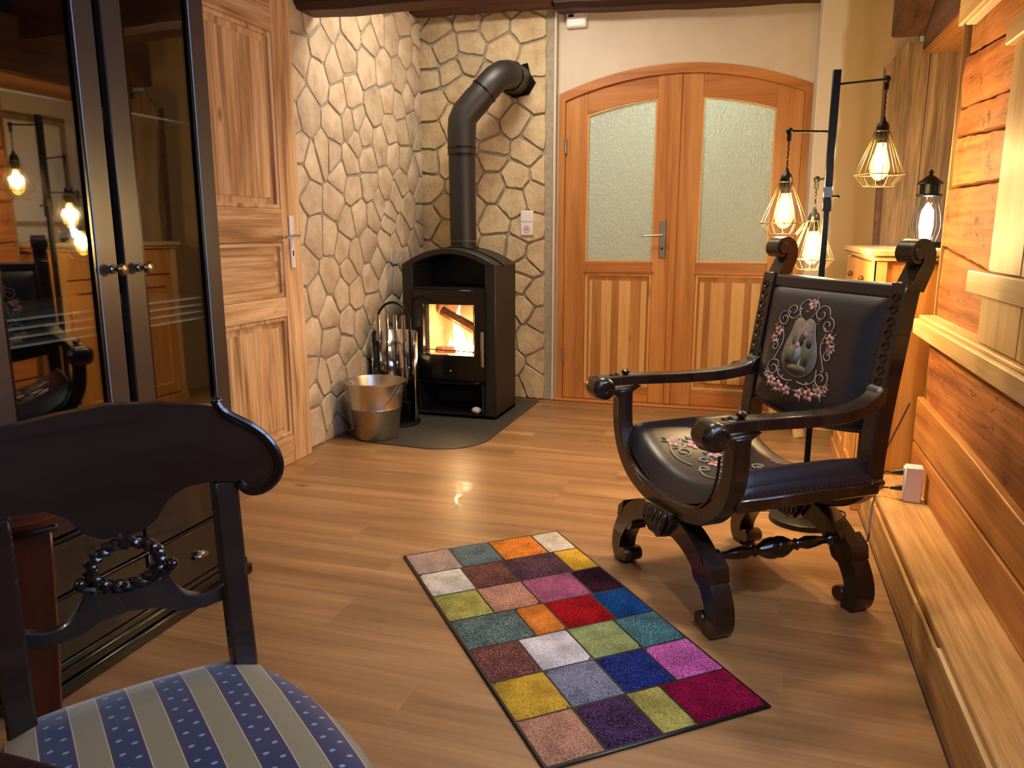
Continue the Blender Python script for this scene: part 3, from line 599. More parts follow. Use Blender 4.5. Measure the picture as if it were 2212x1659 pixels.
# fire: two logs and flames
MB().tube([(-.11, .17, .64), (.16, .12, .52)], [.03, .035], 8).obj('firewood', 'charlog', st)
MB().tube([(-.14, .15, .39), (.13, .2, .40)], .025, 8).obj('firewood', 'charlog', st)
fl = MB()
for fx, fy, h, r in ((.0, .16, .30, .034), (.035, .12, .17, .03), (-.03, .19, .15, .028), (.07, .16, .12, .022), (-.08, .2, .09, .02), (.1, .2, .09, .02)):
    fl.lathe([(r*.5, 0), (r, h*.15), (r*.9, h*.35), (r*.45, h*.6), (r*.3, h*.8), (.003, h)], 8, m=lambda x, y, z, fx=fx, fy=fy: (fx+x*1.3+.012*sin(z*25), fy+y*.6, .378+z))
fl.obj('flame', 'flame', st)
o = point('fire_light', (-1.76, 4.49, .58), 4, (1, .55, .22), .03); o = point('ember_light', (-1.68, 4.42, .46), 1.0, (1, .6, .3), .03)
pp = thing('crumpled_paper', 'small crumpled white paper ball in the stove log compartment', 'paper', (-1.60, 4.395, .031))
pb = MB().ball((0, 0, .018), (.032, .024, .02), 9, 6); pb.v = [(x*R.uniform(.8, 1.15), y*R.uniform(.8, 1.15), z*R.uniform(.9, 1.1)) for x, y, z in pb.v]; pb.obj('paper_ball', 'plastic', pp, smooth=0)
# flue pipe
fp = thing('flue_pipe', 'black elbowed flue pipe rising from the stove into the stone wall', 'pipe', (-1.762, 4.63, 1.05))
F0 = Vector((-1.762, 4.63, 1.05))
pts = [(-1.762, 4.63, 1.055), (-1.765, 4.63, 1.74), (-1.762, 4.635, 1.80), (-1.735, 4.65, 1.86), (-1.60, 4.70, 2.02), (-1.565, 4.73, 2.065), (-1.54, 4.78, 2.085), (-1.53, 4.84, 2.09), (-1.53, 5.03, 2.09)]
L_ = lambda p: tuple(Vector(p)-F0)
MB().tube([L_((-1.762, 4.63, 1.08)), L_((-1.765, 4.63, 1.62))], .0825, 28).obj('lower_section', 'pipe', fp)
MB().tube([L_(p) for p in [(-1.765, 4.63, 1.60), pts[1], pts[2]]]+[L_((-1.745, 4.645, 1.845)), L_((-1.67, 4.675, 1.935))], .087, 28).obj('elbow_section', 'pipe', fp)
MB().tube([L_((-1.69, 4.668, 1.91)), L_((-1.612, 4.697, 2.005)), L_((-1.58, 4.72, 2.045)), L_((-1.545, 4.77, 2.08)), L_((-1.53, 4.82, 2.09)), L_((-1.53, 4.90, 2.09))], .084, 28).obj('upper_elbow', 'pipe', fp)
MB().tube([L_((-1.53, 4.88, 2.09)), L_((-1.53, 5.025, 2.09))], .090, 28).obj('wall_sleeve', 'pipe', fp)
for a, b in (((-1.765, 4.63, 1.60), (-1.765, 4.63, 1.606)), ((-1.765, 4.63, 1.64), (-1.765, 4.63, 1.646)), ((-1.64, 4.687, 1.972), (-1.636, 4.689, 1.977)), ((-1.53, 4.872, 2.09), (-1.53, 4.878, 2.09))):
    MB().tube([L_(a), L_(b)], .0905, 28).obj('joint_ring', 'blackg', fp)
# hearth plate
hp_ = [(-2.19, 4.98), (-2.19, 3.80), (-1.97, 3.685), (-1.62, 3.665)]+arc(-1.63, 3.945, .275, .28, -88, 0, 10)[1:]+[(-1.355, 4.98)]
tag(MB().prism(hp_, .0, .006, XY).obj('hearth_plate', 'hearth', bevel=.002), 'dark grey hearth plate with rounded corner under the stove', 'plate')
# bucket
bk = thing('metal_bucket', 'galvanised metal ash bucket on the hearth beside the stove', 'bucket', (-1.99, 3.815, .006))
MB().lathe([(.118, .0), (.122, .004), (.142, .17), (.145, .172), (.143, .178), (.163, .305), (.170, .312), (.170, .320), (.163, .322), (.158, .305), (.118, .012), (.02, .010)], 40).obj('bucket_body', 'zinc', bk, smooth=50)
MB().tube([(-.165*cos(a), -.175*sin(a)*.6-.02, .30-.12*sin(a)) for a in [pi*i/16 for i in range(17)]], .003, 6).obj('bail_handle', 'steel', bk)
for s_ in (-1, 1): MB().box(s_*.158-.016, s_*.158+.016, -.035, -.006, .265, .300).obj('handle_lug', 'steel', bk)
# fireplace tool set
ft = thing('fireplace_tool_set', 'chrome fireplace tool set with arched handle, behind the metal bucket', 'tool set', (-2.02, 4.13, .006))
MB().lathe([(.148, 0), (.148, .012), (.14, .016)], 32).obj('base', 'darkp', ft)
MB().lathe([(.14, .016), (.14, .55)], 24, a0=radians(-8), a1=radians(188)).obj('back_shield', 'chrome', ft, solid=.003)
MB().tube([(-.105, .0, .30), (-.105, 0, .60)]+[(-.105*cos(a), 0, .60+.125*sin(a)) for a in [pi*i/14 for i in range(1, 14)]]+[(.105, 0, .60), (.105, 0, .30)], .008, 8).obj('arch_handle', 'iron', ft)
for i, x in enumerate((-.085, -.03, .025, .08)):
    MB().tube([(x, -.03, .50), (x, -.03, .655)], .012, 10).obj('tool_handle', 'chrome', ft)
    mb = MB().tube([(x, -.03, .50), (x, -.03, .12)], .005, 6)
    (mb.box(x-.03, x+.03, -.05, -.02, .05, .14) if i % 2 else mb.tube([(x, -.03, .12), (x, -.03, .05)], .018, 8)); mb.obj('tool', 'iron', ft)
# socket and alarm
so = thing('wall_socket', 'white double wall plate with socket, on the stone chimney breast', 'socket', (-1.46, 5.016, 1.193))
MB().box(-.043, .043, -.001, .012, -.08, .08).obj('plate', 'plastic', so, bevel=.003)
MB().box(-.036, .036, -.004, 0, .008, .073).obj('blank_cover', 'plastic', so, bevel=.002)
MB().lathe([(.024, 0), (.024, .002), (.02, .002), (.018, -.004)], 20, m=lambda x, y, z: (x, -.002-z, y-.04)).obj('socket_well', 'lilac', so)
MB().ball((-.007, -.004, -.04), .0035, 6, 4).ball((.007, -.004, -.04), .0035, 6, 4).obj('pin_hole', 'darkp', so)
al = thing('carbon_monoxide_alarm', 'white square gas alarm high on the wall above the double doors', 'alarm', (-1.155, 5.085, 2.437))
MB().box(-.066, .066, -.035, 0, -.05, .05).obj('housing', 'plastic', al, bevel=.012, seg=3)
MB().box(-.05, -.015, -.0365, -.03, .012, .028).obj('display', 'darkp', al)
MB().box(-.05, .03, -.0365, -.03, -.012, -.009).box(-.05, .03, -.0365, -.03, -.03, -.027).obj('grille', 'steel', al)
# ------------------------------------------------------------------ dark display cabinet
cb = thing('display_cabinet', 'tall blackish-brown display cabinet with two glazed doors', 'cabinet', (-1.6, 1.24, 0))   # local: x 0 = front, y 0..0.84, depth to -0.5
CY = .835
MB().box(-.50, -.022, -.0, .022, .06, 2.15).obj('side_panel', 'ebony', cb); MB().box(-.50, -.022, CY-.022, CY, .06, 2.15).obj('side_panel', 'ebony', cb, bevel=.003)
MB().box(-.50, -.485, .022, CY-.022, .06, 2.15).obj('back_panel', 'ebony', cb)
MB().box(-.50, .0, 0, CY, 2.15, 2.17).box(-.51, .03, -.03, CY+.03, 2.17, 2.22).obj('cornice', 'ebony', cb, bevel=.006)
MB().box(-.49, -.03, .022, CY-.022, .455, .475).obj('middle_board', 'ebony', cb)
MB().box(-.5, .018, -.02, CY+.022, .0, .035).box(-.5, .008, -.01, CY+.012, .035, .062).obj('plinth_moulding', 'blackg', cb, bevel=.006, seg=2)
MB().box(-.03, -.004, 0, CY, .062, .08).obj('front_rail', 'ebony', cb, bevel=.002); MB().box(-.03, .006, -.004, CY+.006, .455, .475).obj('front_rail', 'ebony', cb, bevel=.002)
MB().box(-.03, .004, -.002, CY+.002, .392, .402).obj('waist_moulding', 'blackg', cb, bevel=.004, seg=2); MB().box(-.03, .003, -.002, CY+.002, .246, .253).obj('waist_moulding', 'blackg', cb, bevel=.003, seg=2)
def pull(parent, y, z):
    MB().lathe([(.001, .02), (.016, .0175), (.024, .009), (.026, .0)], 14, m=lambda a, b, c: (.0+c*1.1, y+a*1.15, z+b*.75+.004), a0=0, a1=pi).obj('cup_pull', 'brass', parent, solid=.002)
for y0, y1 in ((.006, .412), (.420, CY-.006)):
    for z0, z1, pz in ((.085, .245, .15), (.255, .388, None)):
        d = MB().box(-.02, .0, y0, y1, z0, z1).obj('drawer', 'ebony', cb, bevel=.004)
        if pz: pull(d, (y0+y1)/2, pz)
    d = MB().box(-.02, .0, y0, y1, .405, .452).obj('drawer', 'ebony', cb, bevel=.004)
for (y0, y1, ky) in ((.004, .413, .408), (.452-.014, CY-.004, .485)):
    dd = MB().ring([(y0, .480), (y1, .480), (y1, 2.145), (y0, 2.145)], [(y0+.068, .548), (y1-.066, .548), (y1-.066, 2.07), (y0+.068, 2.07)], -.024, .0, YZ()).obj('door', 'stile', cb, bevel=.003)
    MB().ring([(y0+.066, .546), (y1-.064, .546), (y1-.064, 2.072), (y0+.066, 2.072)], [(y0+.076, .556), (y1-.074, .556), (y1-.074, 2.062), (y0+.076, 2.062)], -.018, -.004, YZ()).obj('glazing_bead', 'blackg', dd)
    MB().box(-.014, -.011, y0+.07, y1-.068, .55, 2.068).obj('glass_pane', 'glass', dd, smooth=0)
    kk = ky
    MB().lathe([(.012, 0), (.012, .004), (.005, .008), (.005, .018), (.013, .024), (.016, .032), (.012, .039), (.003, .041)], 16, m=lambda a, b, c: (c, kk-.03 if ky < .41 else kk+.0, 1.048) if False else (c, (kk-.012 if ky < .41 else kk+.002)+a, 1.048+b)).obj('knob', 'brass', dd)
for i in range(4):
    MB().box(-.44, -.034, .024, CY-.024, .0, .006).obj('glass_shelf', 'shelfglass', cb, loc=(0, 0, .878+i*.021))
MB().box(-.44, -.06, .03, CY-.03, 1.46, 1.466).obj('glass_shelf', 'shelfglass', cb)
# ------------------------------------------------------------------ small pine cupboard in the niche
pc = thing('pine_cupboard', 'small honey pine cupboard in the niche, carrying the lantern', 'cupboard', (.446, 3.36, 0))
MB().box(.012, .50, .012, .93, .05, 1.045).obj('carcass', 'cabpine', pc, bevel=.003)
MB().box(-.022, .52, -.022, .965, 1.048, 1.074).obj('top_board', 'paleY', pc, bevel=.006, seg=2)
MB().box(-.010, .51, -.010, .95, 1.030, 1.048).obj('cornice_moulding', 'paleY', pc, bevel=.005)
MB().box(-.01, .5, -.012, .94, 0, .07).obj('plinth', 'cabpine', pc, bevel=.004)
for y in (.0, .88): MB().box(.0, .012, y, y+.055, .07, 1.03).obj('corner_post', 'stripL', pc, bevel=.003)
MB().box(.0, .05, .0, .012, .07, 1.03).obj('side_stile', 'stripL', pc, bevel=.003)
for y0, y1 in ((.062, .465), (.47, .873)):
    w = MB().box(-.002, .012, y0, y1, .87, 1.02).obj('drawer', 'cabpine', pc, bevel=.003)
    MB().ball((-.012, (y0+y1)/2, .945), .013).obj('knob', 'slab', w)
    d = MB().ring([(y0, .08), (y1, .08), (y1, .86), (y0, .86)], [(y0+.06, .15), (y1-.06, .15), (y1-.06, .79), (y0+.06, .79)], -.004, .012, YZ()).obj('door', 'cabpine', pc, bevel=.003)
    MB().box(.006, .012, y0+.058, y1-.058, .148, .792).obj('panel', 'cabpine', d)
    MB().box(-.007, -.003, y0+.02, y0+.028, .52, .56).obj('keyhole', 'darkp', d)
# lantern
ln = thing('glass_lantern', 'grey metal lantern with bright white light on the pine cupboard', 'lantern', (.685, 3.74, 1.074))
MB().box(-.062, .062, -.062, .062, .012, .026).obj('base_plate', 'iron', ln, bevel=.003)
for sx in (-1, 1):
    for sy in (-1, 1): MB().box(sx*.05-.008, sx*.05+.008, sy*.05-.008, sy*.05+.008, 0, .012).obj('foot', 'iron', ln)
MB().lathe([(.040, .03), (.060, .07), (.064, .10), (.058, .135), (.045, .18), (.043, .215)], 24).obj('glass_body', 'clear', ln)
MB().lathe([(.046, .212), (.052, .216), (.05, .222), (.038, .224)], 24).obj('neck_ring', 'iron', ln)
for i in range(10):
    a = 2*pi*i/10; MB().box(-.004, .004, -.002, .002, .222, .262, m=lambda x, y, z: ((.036+y)*cos(a)-x*sin(a), (.036+y)*sin(a)+x*cos(a), z)).obj('gallery_post', 'iron', ln)
MB().lathe([(.034, .222), (.034, .262), (.052, .264), (.05, .27), (.022, .292), (.010, .300), (.006, .305), (.011, .312), (.006, .32), (.001, .324)], 20).obj('roof', 'iron', ln)
for i in range(4):
    a = pi/4+pi/2*i; MB().tube([((r)*cos(a), r*sin(a), z) for r, z in ((.052, .026), (.066, .07), (.069, .10), (.062, .14), (.050, .18), (.048, .216))], .0025, 6).obj('strut', 'iron', ln)
MB().lathe([(.020, .03), (.028, .09), (.025, .14), (.004, .18)], 12).obj('light_column', 'led', ln)
point('lantern_light', (.685, 3.735, 1.18), 1.6, (1, .86, .72), .025)
# picture in the niche, seen in the cabinet glass
pf = thing('leaded_picture', 'framed pale picture on the niche side wall behind the lantern', 'picture', (1.12, 3.86, 1.5))
MB().ring([(-.27, -.33), (.27, -.33), (.27, .33), (-.27, .33)], [(-.24, -.30), (.24, -.30), (.24, .30), (-.24, .30)], -.03, 0, YZ()).obj('frame', 'oldZ', pf)
MB().box(-.012, -.001, -.24, .24, -.30, .30).obj('picture_sheet', 'white', pf)
# ------------------------------------------------------------------ rustic stool behind the armchair
rs = thing('rustic_stool', 'rustic dark slab stool with pale bark legs before the double doors', 'stool', (.12, 4.62, 0))
sl = [(.22*cos(a)*(1+.08*sin(3*a)), .15*sin(a)*(1+.1*cos(2*a+1))) for a in [2*pi*i/18 for i in range(18)]]
MB().prism(sl, .33, .39, XY).obj('seat_slab', 'slab', rs, bevel=.01, seg=2)
for x, y, bx, by in ((-.10, -.06, -.15, -.09), (.13, -.06, .17, -.1), (.02, .08, .03, .11)):
    MB().tube([(bx, by, 0), ((x+bx)/2+.004, (y+by)/2, .17), (x, y, .335)], [.034, .03, .034], 10).obj('leg', 'ownlog', rs)
# ------------------------------------------------------------------ floor lamp with three cage shades
fl_ = thing('floor_lamp', 'black metal floor lamp with three wire cage shades and filament bulbs', 'lamp', (.24, 3.16, 0))
MB().lathe([(.128, 0), (.130, .006), (.128, .020), (.12, .024), (.02, .026), (.018, .05), (.012, .06)], 36).obj('base', 'iron', fl_)
MB().box(-.011, .011, -.011, .011, .03, 1.24).obj('pole', 'iron', fl_, bevel=.002)
MB().box(-.014, .014, -.014, .014, 1.30, 1.712).obj('upper_pole', 'iron', fl_, bevel=.002)
MB().box(-.016, .016, -.016, .016, 1.265, 1.305).obj('sleeve_joint', 'brass', fl_, bevel=.002); MB().box(-.0155, .0155, -.0155, .0155, 1.215, 1.265).obj('collar', 'iron', fl_, bevel=.002)
MB().tube([(.015, 0, 1.27), (.035, -.005, 1.27)], .004, 6).ball((.038, -.006, 1.27), .007).obj('clamp_knob', 'iron', fl_)
def shade(ax, ay, za, zs, power):
    s = MB().tube([(0, 0, za), (ax, ay, za+.006)], .0045, 8).ball((ax, ay, za+.006), .013).tube([(ax, ay, za), (ax, ay, za-.03)], .008, 8).obj('arm', 'iron', fl_)
    path = [(ax+.0018*cos(k*1.6), ay+.0018*sin(k*1.6), za-.02-(za-.02-zs-.02)*k/24) for k in range(25)]
    MB().tube(path, .0028, 6).obj('cord', 'darkp', fl_)
    MB().lathe([(.004, .03), (.010, .012), (.018, .004), (.022, -.008), (.023, -.045), (.020, -.050), (.018, -.062), (.001, -.062)], 18, (ax, ay, zs)).obj('lamp_holder', 'iron', fl_)
    sh = MB(); N = 12; prof = [(.024, -.022), (.084, -.172), (.052, -.212)]
    for k in range(N):
        a = 2*pi*k/N; sh.tube([(ax+r*cos(a), ay+r*sin(a), zs+z) for r, z in prof], .0015, 5)
    for r, z in ((.024, -.022), (.084, -.172), (.052, -.212)): sh.tube([(ax+r*cos(2*pi*k/N), ay+r*sin(2*pi*k/N), zs+z) for k in range(N)], .0017, 5, closed=True)
    sh.obj('wire_shade', 'bronze', fl_)
    bl = MB().lathe([(.013, -.058), (.015, -.07), (.024, -.10), (.033, -.135), (.034, -.15), (.028, -.172), (.014, -.188), (.002, -.192)], 20, (ax, ay, zs)).obj('bulb', 'amber', fl_)
    fm = MB()
    for k in range(6):
        a = 2*pi*k/6; fm.tube([(ax+.010*cos(a), ay+.010*sin(a), zs-.075), (ax+.015*cos(a), ay+.015*sin(a), zs-.155)], .0022, 5)
    fm.lathe([(.003, -.07), (.010, -.10), (.013, -.135), (.004, -.165)], 8, (ax, ay, zs)); fm.obj('filament', 'filament', bl)
    point('bulb_light', (.24+ax, 3.16+ay, zs-.12), power, (1, .76, .48), .03)
shade(.165, -.02, 1.663, 1.515, 10); shade(-.148, -.01, 1.50, 1.345, 25); shade(-.03, .16, 1.335, 1.205, 25)
# cable of the lamp and the plug tower on the ledge
tag(MB().tube(smoothpath([(.36, 3.18, .012), (.40, 3.10, .006), (.44, 3.02, .006), (.455, 2.93, .02), (.46, 2.98, .10), (.475, 3.03, .178), (.50, 3.05, .205), (.519, 3.028, .2115)], 3), .0032, 6).obj('cable', 'darkp'), 'black cable running from the plug tower down over the ledge to the floor', 'cable')
tag(MB().tube(smoothpath([(.519, 3.028, .2715), (.505, 3.05, .268), (.50, 3.16, .19), (.50, 3.24, .22), (.56, 3.30, .33), (.62, 3.345, .47)], 3), .003, 6).obj('cable', 'darkp'), 'black cable rising from the plug tower along the cupboard side', 'cable')
tag(MB().tube(smoothpath([(.20, 3.30, .006), (.30, 3.34, .004), (.36, 3.27, .004), (.40, 3.22, .004), (.42, 3.31, .004), (.35, 3.33, .004)], 3), .003, 6).obj('cable', 'darkp'), 'thin loose black cable curled on the floor by the cupboard foot', 'cable')
pt = thing('plug_tower', 'lilac-white plug tower standing on the wooden ledge', 'power strip', (.597, 3.02, .172), radians(-6))
MB().box(-.03, .03, -.028, .028, .0, .132).obj('housing', 'lilac', pt, bevel=.004)
MB().box(-.034, -.03, -.02, .02, .008, .125).obj('socket_face', 'plastic', pt)
for z in (.045, .105): MB().tube([(-.034, 0, z), (-.055, 0, z-.003), (-.075, .0, z-.006)], [.012, .009, .004], 8).obj('plug', 'darkp', pt)
ps = thing('floor_switch', 'small cream foot switch lying beside the lamp base', 'switch', (.075, 3.24, 0), .3)
MB().box(-.055, .055, -.022, .022, 0, .02).obj('housing', 'plastic', ps, bevel=.006, seg=2); MB().box(-.02, .02, -.012, .012, .02, .025).obj('rocker', 'lilac', ps)
# ------------------------------------------------------------------ rug of coloured pile squares
ru = thing('patchwork_rug', 'multicoloured chequered pile rug with black edge on the oak floor', 'rug', (-1.134, 2.356, 0))
_u = Vector((.749, .663)); _v = Vector((.663, -.749)); _u2 = (_u+_v*.0).normalized(); ang = atan2(.663, .749)-.033
ru.rotation_euler = (0, 0, ang)
# local frame: x along the short side, -y along the long side
RC = {'mauve': ('A88F86', 'BFA89C'), 'slate': ('4E6068', '7D8E94'), 'orange': ('D9772A', 'EE9A45'), 'cream': ('D8CDBE', 'EFE6DA'), 'brown': ('4E3030', 'A06A60'), 'plum': ('302430', '84586C'), 'yellow': ('D8A628', 'E9C052'),
      'lime': ('A8A04E', 'C6BE70'), 'terra': ('B07A62', 'DBAA90'), 'pink': ('A84A70', 'C880A8'), 'dark': ('200E1C', '58283E'), 'teal': ('38484C', '8CA0A0'), 'red': ('86080F', 'C41C2C'), 'blue': ('0A3270', '2462B0'), 'sage': ('8E9A62', 'AEB884'),
      'sea': ('2E5A66', '6FA0A4'), 'white': ('D0CAD6', 'ECE8F0'), 'grey': ('6A7090', 'A8AABC'), 'navy': ('10184C', '384CA8'), 'magenta': ('B0388A', 'D88AD8'), 'crimson': ('6E0430', 'A81850'), 'multi': ('221426', '705080'), 'mustard': ('C49A2C', 'DDB850')}
rows = [([0, .162, .316, .488, .60], ['mauve', 'slate', 'orange', 'cream']), ([0, .150, .30, .500, .60], ['cream', 'brown', 'plum', 'yellow']), ([0, .146, .302, .482, .60], ['lime', 'terra', 'pink', 'dark']),
        ([0, .208, .308, .472, .60], ['teal', 'orange', 'red', 'blue']), ([0, .148, .302, .456, .60], ['brown', 'white', 'sage', 'sea']), ([0, .150, .300, .452, .60], ['mustard', 'grey', 'navy', 'magenta']), ([0, .148, .298, .396, .60], ['terra', 'multi', 'lime', 'crimson'])]
MB().box(-.006, .606, -1.206, .006, .0, .008).obj('rug_backing', 'darkp', ru, bevel=.003)
rm = {}
for r_, (us, cs) in enumerate(rows):
    for c_, nm in enumerate(cs):
        if nm not in rm: rm[nm] = rug_mat(nm, *RC[nm])
        a, b = us[c_]+.003, us[c_+1]-.003; y1, y0 = -(r_*.1714+.003), -((r_+1)*.1714-.003)
        def fn(u, v, a=a, b=b, y0=y0, y1=y1):
            e = min(u*(b-a), (1-u)*(b-a), v*(y1-y0), (1-v)*(y1-y0)); return (a+(b-a)*u, y0+(y1-y0)*v, .008+.006*min(1, e/.008)**.5+R.uniform(-.0006, .0006))
        MB().grid(fn, 12, 12).obj('pile_square', rm[nm], ru)
# ------------------------------------------------------------------ carved armchair: local x = its width (left to right in the picture), local y = front to back
ac = thing('carved_armchair', 'dark carved walnut armchair with floral tapestry on dark leather', 'armchair', (-.004, 2.512, 0), atan2(-.806, .591))
def sym(P_): return P_+[(-a, b) for a, b in P_[::-1] if a > 1e-6 or True]
def mir(P_): return [(-a, b) for a, b in P_]
Uh = smoothpath([(.335, .615), (.335, .53), (.325, .46), (.29, .395), (.225, .342), (.12, .312), (0, .304)], 2)
Ufull = Uh+[(-a, b) for a, b in Uh[::-1][1:]]
for yc, top in ((-.262, .612), (.235, .45)):
    P_ = [p for p in Ufull if p[1] <= top]
    fr = MB().sweep(P_, .056, yc-.026, yc+.026, XZ()).obj('seat_frame', 'carved', ac, bevel=.006, seg=2)
    if yc < 0:
        MB().sweep([(a*.88, .304+(b-.304)*.93+.018) for a, b in P_[4:-4]], .006, yc-.030, yc-.024, XZ()).obj('frame_beading', 'carved', fr)
# legs: each foot is a curved scroll leg springing from the centre block
def leg(sg, yc):
    P_ = smoothpath([(.0, .262), (.09, .258), (.175, .228), (.245, .172), (.29, .105), (.302, .052), (.285, .02), (.258, .014)], 2)
    n = len(P_); w = [.07-.018*i/n for i in range(n)]; mp = lambda a, b, c: (sg*a, yc+c, b)
    mb = MB().sweep(P_, w, -.031, .031, mp)
    mb.lathe([(.024, -.033), (.026, -.029), (.026, .029), (.024, .033)], 16, m=lambda x, y, z: (sg*(.243+x), yc+z, .038+y))
    mb.prism([(.245, .235), (.283, .205), (.29, .165), (.26, .185)], -.033, .033, mp)
    mb.prism([(.185, .175), (.20, .145), (.225, .135), (.228, .17)], -.029, .029, mp)
    mb.obj('leg', 'carved', ac, bevel=.004, seg=2)
for yc in (-.262, .235):
    for sg in (-1, 1): leg(sg, yc)
    cbk = MB()
    cbk.prism([(-.075, .300), (.075, .300), (.085, .27), (.06, .235), (.045, .215), (.02, .205), (0, .198), (-.02, .205), (-.045, .215), (-.06, .235), (-.085, .27)], yc-.045, yc+.035, XZ())
    for k in range(5):
        x = -.05+.025*k; cbk.tube([(x*1.2, yc-.046, .295), (x*1.0, yc-.056, .255), (x*.5, yc-.046, .212)], [.011, .013, .007], 8)
    cbk.obj('shell_carving', 'carved', ac, bevel=.004)
# turned stretchers
for sx in (-.205, .205):
    pr = [(.010, 0), (.012, .02), (.020, .024), (.013, .032), (.018, .04), (.022, .048), (.013, .058), (.012, .075), (.017, .10), (.021, .135), (.012, .165), (.019, .172), (.013, .18), (.017, .19), (.030, .215), (.034, .235), (.030, .255), (.018, .268), (.022, .275)]
    pr = pr+[(r, .497-z) for r, z in pr[::-1]][1:]
    MB().lathe(pr, 14, m=lambda x, y, z: (sx+x, -.262+z, .205+y)).obj('stretcher', 'chairdark', ac, smooth=60)
# side rails under the seat
for sg in (-1, 1): MB().box(min(sg*.295, sg*.335), max(sg*.295, sg*.335), -.25, .24, .385, .425).obj('side_rail', 'carved', ac, bevel=.006)
# seat cushion: a leather trough between the two frames
def seatbase(s): t = abs(s)/.305; return .335+.125*t**2.3
def seatfn(u, v):
    s = -.318+.636*u; y = -.262+.50*v; t = abs(s)/.318
    base = seatbase(min(.305, abs(s))); ed = min(1, min(v, 1-v)/.12); pad = .058*(1-(1-ed)**2)**.5 if ed < 1 else .058
    z = base+pad*(1-.25*t*t)+.006*sin(pi*v)
    if t > .90: q = (t-.90)/.10; z = z-.055*q*q
    return (s, y, z)
sc = MB().grid(seatfn, 44, 18).obj('seat_cushion', 'leather', ac, smooth=60)
sk = MB()
for sg in (-1, 1): sk.grid(lambda u, v: (sg*(.318+.010*sin(pi*v)), -.25+.48*u, .405+v*(seatfn(1, .03+.94*u)[2]-.405)), 14, 6)
sk.grid(lambda u, v: (-.31+.62*u, -.262-.006*sin(pi*v), (seatbase(abs(-.31+.62*u))-.012)+v*.016), 40, 2)
sk.obj('cushion_side', 'leather', ac)
nl = MB()
for i in range(26):
    for sg in (-1, 1): nl.ball((sg*.327, -.235+.45*i/25, .43), .0032, 6, 4)
nl.obj('upholstery_nails', 'brass', ac, kind='stuff')
MB().tube([(.318, -.25, .432)]+[(.3245, -.25+.49*i/20, .427) for i in range(21)], .0022, 5).obj('piping', 'leather', ac)
# arms with carved volutes
for sg in (-1, 1):
    P_ = smoothpath([(-.345, .640), (-.27, .643), (-.15, .640), (0, .636), (.12, .640), (.20, .656), (.255, .69)], 2)
    n = len(P_); mp = lambda a, b, c, P_=P_: (sg*(.335-.045*max(0, (a+.05)/.30)**2+c if a > -.05 else .335+c), a, b)
    arm = MB().sweep(P_, [.030+.012*(i/n) for i in range(n)], -.030, .030, mp).obj('arm', 'carved', ac, bevel=.010, seg=3)
    vb = MB().lathe([(.014, -.046), (.030, -.044), (.038, -.036), (.042, -.02), (.040, -.012), (.043, 0), (.040, .012), (.042, .02), (.038, .036), (.030, .044), (.014, .046)], 22, m=lambda x, y, z: (sg*.335+z, -.348+x, .618+y))
    for s2 in (-1, 1): vb.tube([(sg*.335+s2*.046, -.348+(.030-.0045*k*.5)*cos(k*.55), .618+(.030-.0045*k*.5)*sin(k*.55)) for k in range(12)], .004, 6)
    vb.obj('arm_volute', 'carved', arm, smooth=50)
    MB().ball((sg*.335, -.255, .668), (.016, .016, .010), 8, 5).tube([(sg*.335-.03, -.30, .648), (sg*.335, -.31, .658), (sg*.335+.03, -.30, .648)], .006, 6).tube([(sg*.335-.028, -.285, .65), (sg*.335, -.29, .66), (sg*.335+.028, -.285, .65)], .006, 6).obj('arm_carving', 'carved', arm)
    MB().prism([(-.32, .61), (-.20, .62), (-.235, .60), (-.236, .575), (-.29, .575)], -.026, .026, lambda a, b, c: (sg*.335+c, a, b)).obj('arm_bracket', 'carved', arm, bevel=.004)
    # rear leaf carving where the arm meets the post
    MB().prism([(.20, .65), (.262, .63), (.268, .74), (.25, .75), (.235, .735), (.238, .71), (.22, .70)], -.026, .026, lambda a, b, c: (sg*.29+c, a, b)).obj('rear_leaf', 'carved', arm, bevel=.006)
    # back post
    P_ = smoothpath([(.235, .40), (.238, .50), (.255, .66), (.285, .86), (.307, 1.00)], 1)
    post = MB().sweep(P_, .058, -.028, .028, lambda a, b, c: (sg*.293+c, a, b)).obj('back_post', 'carved', ac, bevel=.004)
    for k in range(9):
        z = .69+k*.034; MB
    cv = MB()
    for k in range(9):
        z = .68+k*.035; y = .2265+(z-.66)*.148; cv.tube([(sg*.293-.014, y, z), (sg*.293, y-.004, z+.014), (sg*.293+.014, y, z), (sg*.293, y-.003, z-.012)], .003, 5, closed=True)
    cv.obj('post_carving', 'carved', post)
    # scroll finial curling forwards
    F_ = smoothpath([(.318, .985), (.335, 1.02), (.352, 1.055), (.352, 1.09), (.332, 1.108), (.308, 1.104), (.296, 1.086), (.304, 1.070), (.318, 1.072)], 2)
    n = len(F_); w = [.050-.022*i/n for i in range(n)]
    MB().sweep(F_, w, -.030, .030, lambda a, b, c: (sg*.293+c, a, b)).lathe([(.018, -.036), (.023, -.03), (.023, .03), (.018, .036)], 16, m=lambda x, y, z: (sg*.293+z, .312+x, 1.086+y)).obj('finial', 'carved', post, bevel=.004, seg=2)
